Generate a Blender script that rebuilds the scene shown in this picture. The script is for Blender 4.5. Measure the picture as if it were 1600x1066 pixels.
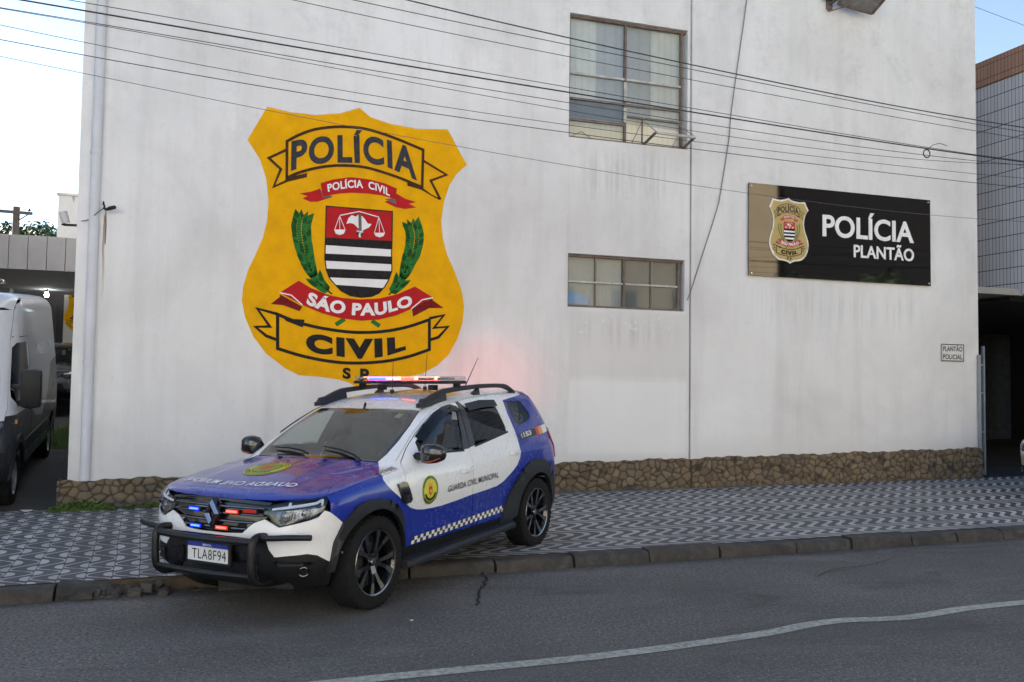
import bpy, bmesh, math, random
import numpy as np
from mathutils import Vector, Matrix
from mathutils.geometry import delaunay_2d_cdt
R = math.radians
for o in list(bpy.data.objects): bpy.data.objects.remove(o)
SC = bpy.context.scene
COL = SC.collection
rng = random.Random(7)

# ------------------------------------------------------------------ camera, sky, sun, exposure
cam = bpy.data.cameras.new("camera"); camo = bpy.data.objects.new("camera", cam); COL.objects.link(camo)
CAMPOS = Vector((0.0, -12.316, 1.721))
r_ = Vector((0.949, -0.315, 0.014)); u_ = Vector((-0.028, -0.040, 0.999))
f_ = Vector((0.314, 0.948, 0.047)).normalized(); r_ = (r_ - f_ * r_.dot(f_)).normalized(); u_ = r_.cross(f_)
mw = Matrix(((r_.x, u_.x, -f_.x, CAMPOS.x), (r_.y, u_.y, -f_.y, CAMPOS.y), (r_.z, u_.z, -f_.z, CAMPOS.z), (0, 0, 0, 1)))
camo.matrix_world = mw
cam.sensor_width = 36.0; cam.lens = 36.0 * 1372.27 / 1600.0; cam.clip_start = 0.1; cam.clip_end = 3000.0
SC.camera = camo
SUN_EL = R(28); SUN_AZ = R(-42)           # the sun stands low behind the station, so its street front is in shade
w = bpy.data.worlds.new("World"); SC.world = w; w.use_nodes = True
nt = w.node_tree; bg = nt.nodes["Background"]
sky = nt.nodes.new("ShaderNodeTexSky"); sky.sky_type = 'NISHITA'; sky.sun_disc = False
sky.sun_elevation = SUN_EL; sky.sun_rotation = SUN_AZ; sky.air_density = 1.0; sky.dust_density = 0.15; sky.ozone_density = 1.5
hs = nt.nodes.new("ShaderNodeHueSaturation"); hs.inputs["Saturation"].default_value = 0.88      # thin high haze takes the blue down
nt.links.new(sky.outputs[0], hs.inputs["Color"])
wm = nt.nodes.new("ShaderNodeMix"); wm.data_type = 'RGBA'; wm.blend_type = 'MULTIPLY'; wm.inputs[0].default_value = 1.0; wm.inputs[7].default_value = (1.0, 1.0, 1.0, 1)
nt.links.new(hs.outputs[0], wm.inputs[6]); nt.links.new(wm.outputs[2], bg.inputs[0]); bg.inputs[1].default_value = 0.06
sl = bpy.data.lights.new("sun", 'SUN'); sl.energy = 5.0; sl.angle = R(0.5); sl.color = (1.0, 0.93, 0.84)
so = bpy.data.objects.new("sun", sl); COL.objects.link(so)
sd = Vector((math.sin(SUN_AZ) * math.cos(SUN_EL), math.cos(SUN_AZ) * math.cos(SUN_EL), math.sin(SUN_EL)))
so.rotation_euler = sd.to_track_quat('Z', 'Y').to_euler(); so.location = (20, 20, 40)
SC.view_settings.view_transform = 'Standard'; SC.view_settings.look = 'None'
SC.view_settings.exposure = 2.28; SC.view_settings.gamma = 1.0
SC.render.engine = 'CYCLES'
SC.cycles.max_bounces = 8; SC.cycles.transparent_max_bounces = 16

# ------------------------------------------------------------------ material helpers
MATS = {}
def nodes(name):
    m = bpy.data.materials.new(name); m.use_nodes = True
    return m, m.node_tree, m.node_tree.nodes["Principled BSDF"]
def N(t, typ, **kw):
    n = t.nodes.new(typ)
    for k, v in kw.items():
        if k.startswith('i_'):
            key = k[2:]; n.inputs[int(key) if key.isdigit() else key.replace('_', ' ')].default_value = v
        else: setattr(n, k, v)
    return n
def L(t, a, b): t.links.new(a, b)
def math_(t, op, a, b=None, c=None):
    n = t.nodes.new("ShaderNodeMath"); n.operation = op
    for i, q in enumerate((a, b, c)):
        if q is None: continue
        if isinstance(q, (int, float)): n.inputs[i].default_value = q
        else: t.links.new(q, n.inputs[i])
    return n.outputs[0]
def mixc(t, fac, a, b):
    n = t.nodes.new("ShaderNodeMix"); n.data_type = 'RGBA'
    for sock, q in ((n.inputs[0], fac), (n.inputs[6], a), (n.inputs[7], b)):
        if isinstance(q, (int, float)): sock.default_value = q
        elif isinstance(q, tuple): sock.default_value = q if len(q) == 4 else q + (1,)
        else: t.links.new(q, sock)
    return n.outputs[2]
def noise(t, scale, detail=4.0, rough=0.55, vec=None, dist=0.0):
    n = N(t, "ShaderNodeTexNoise"); n.inputs["Scale"].default_value = scale; n.inputs["Detail"].default_value = detail
    n.inputs["Roughness"].default_value = rough; n.inputs["Distortion"].default_value = dist
    if vec is not None: t.links.new(vec, n.inputs["Vector"])
    return n.outputs[0]
def ramp(t, fac, stops):
    n = t.nodes.new("ShaderNodeValToRGB"); e = n.color_ramp.elements
    while len(e) < len(stops): e.new(0.5)
    for i, (p, c) in enumerate(stops):
        e[i].position = p; e[i].color = (c, c, c, 1) if isinstance(c, (int, float)) else tuple(c) + (1,)
    t.links.new(fac, n.inputs[0]); return n.outputs[0]
def objco(t): return N(t, "ShaderNodeTexCoord").outputs["Object"]
def scaled(t, vec, s):
    n = N(t, "ShaderNodeMapping"); n.inputs["Scale"].default_value = s; t.links.new(vec, n.inputs[0]); return n.outputs[0]
def bump(t, bs, h, strength, dist=0.01):
    n = N(t, "ShaderNodeBump"); n.inputs["Strength"].default_value = strength; n.inputs["Distance"].default_value = dist
    t.links.new(h, n.inputs["Height"]); t.links.new(n.outputs[0], bs.inputs["Normal"])
def mat(name, col, rough=0.5, metal=0.0, var=0.12, scale=6.0, coat=0.0, bumps=0.0, spec=None, bscale=None):
    """plain surface with slight procedural variation in tone and gloss"""
    if name in MATS: return MATS[name]
    m, t, b = nodes(name); oc = objco(t); n = noise(t, scale, 5, .6, oc)
    lo = tuple(c * (1 - var) for c in col); hi = tuple(min(1, c * (1 + var)) for c in col)
    L(t, ramp(t, n, [(.3, lo), (.7, hi)]), b.inputs["Base Color"])
    b.inputs["Metallic"].default_value = metal
    L(t, ramp(t, n, [(.3, max(0, rough * .85)), (.7, min(1, rough * 1.15))]), b.inputs["Roughness"])
    b.inputs["Coat Weight"].default_value = coat; b.inputs["Coat Roughness"].default_value = .03
    if spec is not None: b.inputs["Specular IOR Level"].default_value = spec
    if bumps: bump(t, b, noise(t, bscale or scale * 12, 4, .6, oc), bumps, .004)
    MATS[name] = m; return m
def paint(name, col, rough, coat, spec=.5, dust=.09):
    """car paint with a thin uneven film of road dust"""
    if name in MATS: return MATS[name]
    m, t, b = nodes(name); oc = objco(t); n = noise(t, 1.6, 6, .65, oc, .4); f = noise(t, 26, 5, .75, oc)
    d = math_(t, 'MULTIPLY', math_(t, 'MULTIPLY', ramp(t, n, [(.35, .25), (.7, 1)]), ramp(t, f, [(.38, 0), (.7, 1)])), dust)
    L(t, mixc(t, d, col, (.30, .27, .23)), b.inputs["Base Color"]); L(t, math_(t, 'ADD', rough, math_(t, 'MULTIPLY', d, 1.5)), b.inputs["Roughness"])
    b.inputs["Coat Weight"].default_value = coat; L(t, math_(t, 'ADD', .015, math_(t, 'MULTIPLY', d, .35)), b.inputs["Coat Roughness"]); b.inputs["Specular IOR Level"].default_value = spec
    MATS[name] = m; return m
def emit(name, col, strength):
    if name in MATS: return MATS[name]
    m, t, b = nodes(name)
    b.inputs["Base Color"].default_value = (*[c * .4 for c in col], 1); b.inputs["Emission Color"].default_value = (*col, 1)
    b.inputs["Emission Strength"].default_value = strength; b.inputs["Roughness"].default_value = .3
    MATS[name] = m; return m
def glass(name, tint, refl=1.5, rough=0.02, dirt=0.0):
    """window glass: tinted see-through with a Fresnel reflection"""
    if name in MATS: return MATS[name]
    m = bpy.data.materials.new(name); m.use_nodes = True; t = m.node_tree; t.nodes.clear()
    out = N(t, "ShaderNodeOutputMaterial"); tr = N(t, "ShaderNodeBsdfTransparent"); gl = N(t, "ShaderNodeBsdfGlossy")
    tr.inputs[0].default_value = (*tint, 1); gl.inputs["Roughness"].default_value = rough; gl.inputs[0].default_value = (1, 1, 1, 1)
    fr = N(t, "ShaderNodeFresnel"); fr.inputs[0].default_value = refl
    geo = N(t, "ShaderNodeNewGeometry")
    fac = math_(t, 'MULTIPLY', fr.outputs[0], math_(t, 'SUBTRACT', 1.0, geo.outputs["Backfacing"]))
    mx = N(t, "ShaderNodeMixShader"); L(t, fac, mx.inputs[0])
    L(t, tr.outputs[0], mx.inputs[1]); L(t, gl.outputs[0], mx.inputs[2]); last = mx.outputs[0]
    if dirt:
        df = N(t, "ShaderNodeBsdfDiffuse"); df.inputs[0].default_value = (.40, .44, .44, 1)
        m2 = N(t, "ShaderNodeMixShader"); L(t, ramp(t, noise(t, 5, 5, .6, objco(t)), [(.35, dirt * .5), (.75, dirt)]), m2.inputs[0])
        L(t, last, m2.inputs[1]); L(t, df.outputs[0], m2.inputs[2]); last = m2.outputs[0]
    L(t, last, out.inputs[0]); MATS[name] = m; return m

# ------------------------------------------------------------------ object helpers
def tag(o, label=None, cat=None, group=None, kind=None):
    if label: o['label'] = label
    if cat: o['category'] = cat
    if group: o['group'] = group
    if kind: o['kind'] = kind
    return o
def thing(name, label, cat, loc=(0, 0, 0), rotz=0.0, group=None, mtx=None):
    o = bpy.data.objects.new(name, None); COL.objects.link(o); o.empty_display_size = .2
    if mtx is not None: o.matrix_world = mtx
    else: o.location = loc; o.rotation_euler = (0, 0, rotz)
    return tag(o, label, cat, group)
def link(name, me, parent=None):
    o = bpy.data.objects.new(name, me); COL.objects.link(o)
    if parent is not None: o.parent = parent
    return o
def copy_tree(o, parent=None):
    c = o.copy(); COL.objects.link(c)
    if parent is not None: c.parent = parent
    for ch in list(o.children): copy_tree(ch, c)
    return c
class MB:
    """collects shapes and links them as ONE mesh object"""
    def __init__(s): s.v = []; s.f = []; s.m = []; s.col = None
    def add(s, vs, fs, mi=0):
        b = len(s.v); s.v += [tuple(map(float, q)) for q in vs]; s.f += [tuple(b + i for i in q) for q in fs]; s.m += [mi] * len(fs); return s
    def box(s, c, d, mi=0, rot=None):
        x, y, z = d[0] / 2, d[1] / 2, d[2] / 2
        P = [Vector(q) for q in ((-x, -y, -z), (x, -y, -z), (x, y, -z), (-x, y, -z), (-x, -y, z), (x, -y, z), (x, y, z), (-x, y, z))]
        if rot is not None: P = [rot @ q for q in P]
        return s.add([q + Vector(c) for q in P], [(0, 3, 2, 1), (4, 5, 6, 7), (0, 1, 5, 4), (1, 2, 6, 5), (2, 3, 7, 6), (3, 0, 4, 7)], mi)
    def bar(s, a, b, w, h, mi=0, up=(0, 0, 1)):
        a, b = Vector(a), Vector(b); d = (b - a).normalized(); u = Vector(up)
        if abs(d.dot(u)) > .98: u = Vector((0, 1, 0))
        sx = d.cross(u).normalized() * w / 2; sz = sx.cross(d).normalized() * h / 2
        P = [a - sx - sz, a + sx - sz, a + sx + sz, a - sx + sz, b - sx - sz, b + sx - sz, b + sx + sz, b - sx + sz]
        return s.add(P, [(0, 1, 2, 3), (7, 6, 5, 4), (4, 5, 1, 0), (5, 6, 2, 1), (6, 7, 3, 2), (7, 4, 0, 3)], mi)
    def tube(s, pts, r, seg=8, mi=0, cap=True):
        pts = [Vector(p) for p in pts]; n = len(pts); rr = r if isinstance(r, (list, tuple)) else [r] * n
        vs = []; pu = None
        for i, p in enumerate(pts):
            d = (pts[min(i + 1, n - 1)] - pts[max(i - 1, 0)]).normalized()
            if pu is None: pu = d.orthogonal().normalized()
            pu = (pu - d * pu.dot(d)).normalized(); q = d.cross(pu)
            for k in range(seg):
                a = 2 * math.pi * k / seg; vs.append(p + (pu * math.cos(a) + q * math.sin(a)) * rr[i])
        fs = [(i * seg + k, i * seg + (k + 1) % seg, (i + 1) * seg + (k + 1) % seg, (i + 1) * seg + k) for i in range(n - 1) for k in range(seg)]
        if cap: fs += [tuple(range(seg - 1, -1, -1)), tuple((n - 1) * seg + k for k in range(seg))]
        return s.add(vs, fs, mi)
    def lathe(s, prof, seg=32, mi=0, mtx=None, mis=None):
        """profile of (radius, height) turned about local Z"""
        vs = []; n = len(prof)
        for k in range(seg):
            a = 2 * math.pi * k / seg
            for (r, h) in prof:
                p = Vector((r * math.cos(a), r * math.sin(a), h)); vs.append(mtx @ p if mtx is not None else p)
        for i in range(n - 1):
            fs = [(k * n + i, ((k + 1) % seg) * n + i, ((k + 1) % seg) * n + i + 1, k * n + i + 1) for k in range(seg)]
            if i == 0: base = len(s.v); s.add(vs, fs, mis[0] if mis else mi)
            else:
                s.f += [tuple(base + q for q in f) for f in fs]; s.m += [(mis[i] if mis else mi)] * len(fs)
        return s
    def prism(s, poly, fn, d0, d1, mi=0):
        """2D polygon given depth from d0 to d1; fn(u, v, depth) -> point"""
        n = len(poly); vs = [fn(u, v, d0) for u, v in poly] + [fn(u, v, d1) for u, v in poly]
        tri = fill2d(poly); 
        fs = [tuple(reversed(t_)) for t_ in tri] + [tuple(n + i for i in t_) for t_ in tri] + [(i, (i + 1) % n, n + (i + 1) % n, n + i) for i in range(n)]
        return s.add(vs, fs, mi)
    def build(s, name, mats, parent=None, smooth=35, bevel=0.0, recalc=True):
        me = bpy.data.meshes.new(name); me.from_pydata(s.v, [], s.f); me.update()
        for m in (mats if isinstance(mats, (list, tuple)) else [mats]): me.materials.append(m)
        for p, mi in zip(me.polygons, s.m): p.material_index = mi
        bm = bmesh.new(); bm.from_mesh(me)
        if recalc: bmesh.ops.recalc_face_normals(bm, faces=bm.faces)
        if bevel:
            es = [e for e in bm.edges if len(e.link_faces) == 2 and e.calc_face_angle(0) > R(30)]
            bmesh.ops.bevel(bm, geom=es, offset=bevel, segments=2, profile=.6, affect='EDGES', clamp_overlap=True)
        if bevel and bevel < .012: smooth = 0
        if smooth:
            for fa in bm.faces: fa.smooth = True
            for e in bm.edges: e.smooth = len(e.link_faces) == 2 and e.calc_face_angle(0) < R(smooth)
        bm.to_mesh(me); bm.free()
        return link(name, me, parent)
def pip(pts, poly):
    pts = np.asarray(pts, float); poly = np.asarray(poly, float); x, y = pts[:, 0], pts[:, 1]
    ins = np.zeros(len(pts), bool); j = len(poly) - 1
    for i in range(len(poly)):
        xi, yi = poly[i]; xj, yj = poly[j]
        if yi != yj:
            c = ((yi > y) != (yj > y)) & (x < (xj - xi) * (y - yi) / (yj - yi) + xi); ins ^= c
        j = i
    return ins
def cdt(loops, pts=(), lines=()):
    V = []; E = []
    for lp in loops:
        b = len(V); V += [Vector((float(p[0]), float(p[1]))) for p in lp]; n = len(lp); E += [(b + i, b + (i + 1) % n) for i in range(n)]
    for ln in lines:
        b = len(V); V += [Vector((float(p[0]), float(p[1]))) for p in ln]; E += [(b + i, b + i + 1) for i in range(len(ln) - 1)]
    V += [Vector((float(p[0]), float(p[1]))) for p in pts]
    r = delaunay_2d_cdt(V, E, [], 0, 1e-6)
    v = np.array([(p.x, p.y) for p in r[0]]); f = np.array([t_ for t_ in r[2] if len(t_) == 3], int)
    return v, f
def clip_tris(v, f, outer, holes=()):
    c = v[f].mean(1); k = pip(c, outer)
    for h in holes: k &= ~pip(c, h)
    f = f[k]; a = v[f]; ar = (a[:, 1, 0] - a[:, 0, 0]) * (a[:, 2, 1] - a[:, 0, 1]) - (a[:, 2, 0] - a[:, 0, 0]) * (a[:, 1, 1] - a[:, 0, 1])
    f = f[np.abs(ar) > 1e-9]
    return f
def fill2d(poly):
    """triangles (indices into poly) filling a simple polygon"""
    from mathutils.geometry import tessellate_polygon
    return [tuple(t_) for t_ in tessellate_polygon([[Vector((p[0], p[1], 0)) for p in poly]])]
def dens(poly, step, closed=True):
    out = []; n = len(poly)
    for i in range(n if closed else n - 1):
        a = np.array(poly[i], float); b = np.array(poly[(i + 1) % n], float); k = max(1, int(np.ceil(np.linalg.norm(b - a) / step)))
        out += [tuple(a + (b - a) * q / k) for q in range(k)]
    if not closed: out.append(tuple(poly[-1]))
    return out
def spline(pts, k=6, closed=False):
    P = [np.array(p, float) for p in pts]; n = len(P); out = []
    for i in range(n if closed else n - 1):
        g = (lambda j: P[j % n]) if closed else (lambda j: P[min(max(j, 0), n - 1)])
        a, b, c, d = g(i - 1), g(i), g(i + 1), g(i + 2)
        for q in range(k):
            u = q / k; out.append(tuple(.5 * (2 * b + (c - a) * u + (2 * a - 5 * b + 4 * c - d) * u * u + (3 * b - a - 3 * c + d) * u ** 3)))
    if not closed: out.append(tuple(P[-1]))
    return out
def inset(poly, d):
    """move every corner of a polygon inwards by d"""
    P = np.array(poly, float); n = len(P); ar = 0
    for i in range(n): ar += P[i][0] * P[(i + 1) % n][1] - P[(i + 1) % n][0] * P[i][1]
    s = 1 if ar > 0 else -1; out = []
    for i in range(n):
        a, b, c = P[i - 1], P[i], P[(i + 1) % n]
        e1 = (b - a) / (np.linalg.norm(b - a) + 1e-9); e2 = (c - b) / (np.linalg.norm(c - b) + 1e-9)
        n1 = np.array([-e1[1], e1[0]]) * s; n2 = np.array([-e2[1], e2[0]]) * s; m = n1 + n2; L_ = m @ m
        m = m * (2 / L_) if L_ > .3 else m; k = np.linalg.norm(m); m = m * (2 / k) if k > 2 else m
        out.append(tuple(b + m * d))
    return out
def arc(cx, cz, r, a0, a1, n=18): return [(cx + r * math.cos(R(a0 + (a1 - a0) * i / n)), cz + r * math.sin(R(a0 + (a1 - a0) * i / n))) for i in range(n + 1)]
_TX = {}
def text2d(s, bold=0.0, space=1.0):
    """flat lettering: (vertices, triangles), cap height 1, starts at u = 0"""
    key = (s, bold, space)
    if key in _TX: return _TX[key]
    def raw(q):
        cu = bpy.data.curves.new("t", 'FONT'); cu.body = q; cu.offset = bold; cu.resolution_u = 5; cu.space_character = space
        o = bpy.data.objects.new("t", cu); COL.objects.link(o); bpy.context.view_layer.update()
        me = bpy.data.meshes.new_from_object(o.evaluated_get(bpy.context.evaluated_depsgraph_get()))
        v = np.array([p.co[:2] for p in me.vertices]) if len(me.vertices) else np.zeros((0, 2)); me.calc_loop_triangles()
        f = [tuple(t_.vertices) for t_ in me.loop_triangles]
        bpy.data.objects.remove(o); bpy.data.curves.remove(cu); bpy.data.meshes.remove(me); return v, f
    hv, _ = raw("H"); h0, h1 = hv[:, 1].min(), hv[:, 1].max(); v, f = raw(s)
    v = v.copy(); v[:, 0] -= v[:, 0].min(); v[:, 1] -= h0; v /= (h1 - h0)
    # keep every triangle facing +depth in (u, v)
    g = []
    for t_ in f:
        a, b, c = v[list(t_)]; g.append(t_ if (b[0] - a[0]) * (c[1] - a[1]) - (c[0] - a[0]) * (b[1] - a[1]) > 0 else t_[::-1])
    _TX[key] = (v, g); return v, g
# ------------------------------------------------------------------ smooth body surface of the car

def tab(xs, vs, sm=0.04, n=600):
    xs=np.array(xs,float); vs=np.array(vs,float)
    if xs[0]>xs[-1]: xs=xs[::-1]; vs=vs[::-1]
    g=np.linspace(xs[0]-.3,xs[-1]+.3,n); v=np.interp(g,xs,vs)
    w=max(1,int(sm/(g[1]-g[0])))
    for _ in range(2):
        p=np.pad(v,w,mode='edge'); c=np.cumsum(np.insert(p,0,0)); v=(c[2*w+1:]-c[:-2*w-1])/(2*w+1)
    return lambda q: np.interp(q,g,v)
def smax(a,b,k):
    h=np.maximum(k-np.abs(a-b),0)/k
    return np.maximum(a,b)+h*h*k*.25
def smin(a,b,k): return -smax(-a,-b,k)
WP=tab([.18,.30,.42,.52,.60,.74,.82,.90,.98,1.05,1.12,1.2],[.80,.835,.865,.868,.875,.898,.902,.895,.884,.868,.845,.82],.03)
XF=tab([.20,.28,.36,.45,.58,.64,.70,.80,.88,.94,1.0],[1.93,2.01,2.08,2.10,2.10,2.11,2.10,2.09,2.06,2.01,1.9],.02)
XR=tab([.20,.35,.50,.62,.75,.95,1.15],[-1.98,-2.08,-2.13,-2.14,-2.10,-2.09,-2.05],.04)
ZT=tab([2.25,2.08,1.98,1.8,1.5,1.2,.95,.7,.3,-.6,-2.2],[.855,.895,.92,.96,1.015,1.05,1.078,1.09,1.09,1.10,1.12],.06)
WG=tab([1.0,1.08,1.2,1.35,1.5,1.62],[.862,.845,.80,.735,.66,.60],.03)
XW=tab([1.0,1.06,1.25,1.46,1.56],[1.17,1.065,.745,.365,.17],.03)
XG=tab([1.0,1.12,1.3,1.48,1.56,1.65],[-2.08,-2.07,-2.0,-1.90,-1.85,-1.78],.03)
ZR=tab([.68,.36,.16,-.08,-.4,-.9,-1.4,-1.8,-2.1],[1.36,1.485,1.53,1.56,1.59,1.61,1.61,1.595,1.56],.06)
def lower(x,y,z):
    y=np.abs(y)
    f=np.clip((x-1.15)/1.0,0,2); r=np.clip((-1.30-x)/.85,0,2)
    a=y-(WP(z)-.10*f*f-.085*r*r)
    b=(x-(XF(z)-.15*(y/.85)**2.4))
    c=((XR(z)+.13*(y/.8)**2.4)-x)
    ridge=.014*np.clip((.50-y)/.10,0,1)**1*np.clip((2.0-x)/.4,0,1)
    d=(z-(ZT(x)+ridge-.055*(y/.8)**2.2))
    s=smax(a,b,.22); s=smax(s,c,.22); s=smax(s,d,.075)
    return smax(s,.20-z,.05)
def green(x,y,z):
    y=np.abs(y)
    r=np.clip((-.9-x)/1.0,0,2)
    a=(y-(WG(z)-.06*r*r))*.9
    b=(x-(XW(z)-.06*(y/.6)**2))*.52
    c=(XG(z)+.07*(y/.65)**2.2-x)*.9
    d=z-(ZR(x)-.04*(y/.6)**2)
    s=smax(a,b,.17); s=smax(s,c,.16); s=smax(s,d,.08)
    return smax(s,.9-z,.02)
def body(x,y,z): return smin(lower(x,y,z),green(x,y,z),.025)
def cast(O,D,t0,t1,n=130,fn=body):
    O=np.asarray(O,float); D=np.asarray(D,float)
    ts=np.linspace(t0,t1,n)
    P=O[:,None,:]+D[:,None,:]*ts[None,:,None]
    F=fn(P[...,0],P[...,1],P[...,2])
    ins=F<0; hit=ins.any(1); i=np.where(hit,ins.argmax(1),F.argmin(1))
    lo=ts[np.maximum(i-1,0)]; hi=ts[i].copy()
    lo=np.where(hit,lo,hi)
    for _ in range(26):
        m=(lo+hi)/2; Q=O+D*m[:,None]; g=fn(Q[:,0],Q[:,1],Q[:,2])<0
        hi=np.where(g,m,hi); lo=np.where(g,lo,m)
    return O+D*hi[:,None],hit
def onsurf(p2,proj,fn=body):
    p2=np.asarray(p2,float); o=np.zeros((len(p2),3)); d=np.zeros((len(p2),3))
    if proj=='side': o[:,0]=p2[:,0];o[:,2]=p2[:,1];o[:,1]=1.3;d[:,1]=-1;t=1.3
    elif proj=='top': o[:,0]=p2[:,0];o[:,1]=p2[:,1];o[:,2]=1.8;d[:,2]=-1;t=1.5
    elif proj=='front': o[:,1]=p2[:,0];o[:,2]=p2[:,1];o[:,0]=2.6;d[:,0]=-1;t=2.6
    elif proj=='nose':
        th=p2[:,0]; o[:,0]=1.3+1.6*np.cos(th);o[:,1]=1.6*np.sin(th);o[:,2]=p2[:,1];d[:,0]=-np.cos(th);d[:,1]=-np.sin(th);t=1.55
    elif proj=='rear': o[:,1]=p2[:,0];o[:,2]=p2[:,1];o[:,0]=-2.6;d[:,0]=1;t=2.2
    return cast(o,d,0,t,fn=fn)[0]
# ------------------------------------------------------------------ car panels cut from one smooth body surface
def gradn(P, fn):
    e = 2e-3; g = np.stack([fn(*(P + e * np.eye(3)[i]).T) - fn(*(P - e * np.eye(3)[i]).T) for i in range(3)], 1)
    return g / (np.linalg.norm(g, axis=1, keepdims=True) + 1e-9)
def panel(outer, proj, holes=(), paints=(), step=.06, thick=.012, off=0.0, gap=.0038, mirror=False, fn=body, hgap=0.0):
    """a shell piece: the outline laid on the body surface, with thickness; paints = [(polygon, material index)]"""
    outer = inset(outer, gap) if gap else list(outer); holes = [inset(h, -hgap) if hgap else list(h) for h in holes]
    lo = dens(outer, step); lh = [dens(h, step) for h in holes]
    lines = [dens(list(p) + [p[0]], step, False) for p, _ in paints]
    a = np.array(outer); mn, mx = a.min(0), a.max(0)
    gx = np.arange(mn[0] + step * .5, mx[0], step); gz_ = np.arange(mn[1] + step * .5, mx[1], step)
    G = np.array([(x, z) for x in gx for z in gz_]) if len(gx) and len(gz_) else np.zeros((0, 2))
    if len(G):
        allp = np.array(lo + [p for h in lh for p in h] + [p for l in lines for p in l]); k = pip(G, outer)
        d = np.sqrt(((G[:, None] - allp[None]) ** 2).sum(2)).min(1); G = G[k & (d > step * .45)]
    v, f = cdt([lo] + lh, G, lines); f = clip_tris(v, f, outer, holes)
    used = np.unique(f); rm = -np.ones(len(v), int); rm[used] = np.arange(len(used)); v = v[used]; f = rm[f]
    P = onsurf(v, proj, fn); Nn = gradn(P, fn); P = P + Nn * off; Q = P - Nn * thick
    mi = np.zeros(len(f), int); c = v[f].mean(1)
    for poly, m in paints: mi[pip(c, poly)] = m
    # orient outwards
    fn_ = np.cross(P[f[:, 1]] - P[f[:, 0]], P[f[:, 2]] - P[f[:, 0]]); flip = (fn_ * Nn[f].mean(1)).sum(1) < 0
    f[flip] = f[flip][:, ::-1]
    cnt = {}
    for t_, m in zip(f, mi):
        for i in range(3):
            e = (t_[i], t_[(i + 1) % 3]); cnt[e] = m
    rim = [(e, m) for e, m in cnt.items() if (e[1], e[0]) not in cnt]
    n = len(P); V = np.vstack([P, Q]); F = [tuple(t_) for t_ in f] + [tuple(n + t_[::-1]) for t_ in f] + [(e[1], e[0], n + e[0], n + e[1]) for e, _ in rim]
    M_ = list(mi) + [-1] * len(f) + [m for _, m in rim]
    NN = [Nn[i] for t_ in f for i in t_] + [-Nn[i] for t_ in f for i in t_[::-1]]
    if mirror:
        V = V * np.array([1, -1, 1]); F = [q[::-1] for q in F]
        NN = [x * np.array([1, -1, 1]) for t_ in f for x in (Nn[t_[2]], Nn[t_[1]], Nn[t_[0]])] + [-x * np.array([1, -1, 1]) for t_ in f for x in (Nn[t_[0]], Nn[t_[1]], Nn[t_[2]])]
    return V, F, M_, NN
def panel_obj(name, mats, parent, specs, inner=None):
    """one mesh object out of one or more panels"""
    V = []; F = []; M_ = []; NN = []; b = 0; mats = list(mats); il = len(mats)
    mats.append(inner or MATS['dark_lining'])
    for (v, f, m, nn) in specs:
        V += [tuple(q) for q in v]; F += [tuple(int(b + i) for i in q) for q in f]; M_ += [il if q < 0 else int(q) for q in m]; b += len(v)
    me = bpy.data.meshes.new(name); me.from_pydata(V, [], F)
    for m in mats: me.materials.append(m)
    me.polygons.foreach_set('material_index', M_); me.polygons.foreach_set('use_smooth', [True] * len(F)); me.update()
    ln = []
    for (v, f, m, nn) in specs:
        k = 0
        for q in f:
            if len(q) == 3: ln += [tuple(x) for x in nn[k:k + 3]]; k += 3
            else:
                a, b_, c_ = (Vector(v[q[i]]) for i in range(3)); nr = (b_ - a).cross(c_ - a)
                ln += [tuple(nr.normalized())] * 4
    me.normals_split_custom_set(ln)
    return link(name, me, parent)
def decal(mb, v, f, proj, off, mi=0, fn=body, mirror=False):
    """flat artwork (2D vertices, triangles) laid on the body surface"""
    P = onsurf(v, proj, fn); Nn = gradn(P, fn); P = P + Nn * off
    f2 = []
    for t_ in f:
        a, b, c = P[list(t_)]; nrm = np.cross(b - a, c - a)
        f2.append(t_ if nrm @ Nn[t_[0]] > 0 else t_[::-1])
    if mirror: P = P * np.array([1, -1, 1]); f2 = [t_[::-1] for t_ in f2]
    mb.add(P, f2, mi)
def disc2d(cx, cy, rx, ry, n=28, rings=4, r0=0.0):
    v = []; f = []
    for j in range(rings + 1):
        q = r0 + (1 - r0) * j / rings
        for k in range(n): a = 2 * math.pi * k / n; v.append((cx + rx * q * math.cos(a), cy + ry * q * math.sin(a)))
    for j in range(rings):
        for k in range(n):
            a, b = j * n + k, j * n + (k + 1) % n; f += [(a, b, b + n), (a, b + n, a + n)]
    return np.array(v), f
def text_to(s, x0, x1, z0, z1, h, bold=0.0, space=1.0, arcf=None):
    """lettering stretched from (x0, z0) to (x1, z1), letters h high"""
    v, f = text2d(s, bold, space); w_ = v[:, 0].max(); u = v[:, 0] / w_; q = v.copy()
    q[:, 0] = x0 + (x1 - x0) * u; q[:, 1] = z0 + (z1 - z0) * u + v[:, 1] * h + (arcf(u) if arcf is not None else 0)
    return q, f

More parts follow.
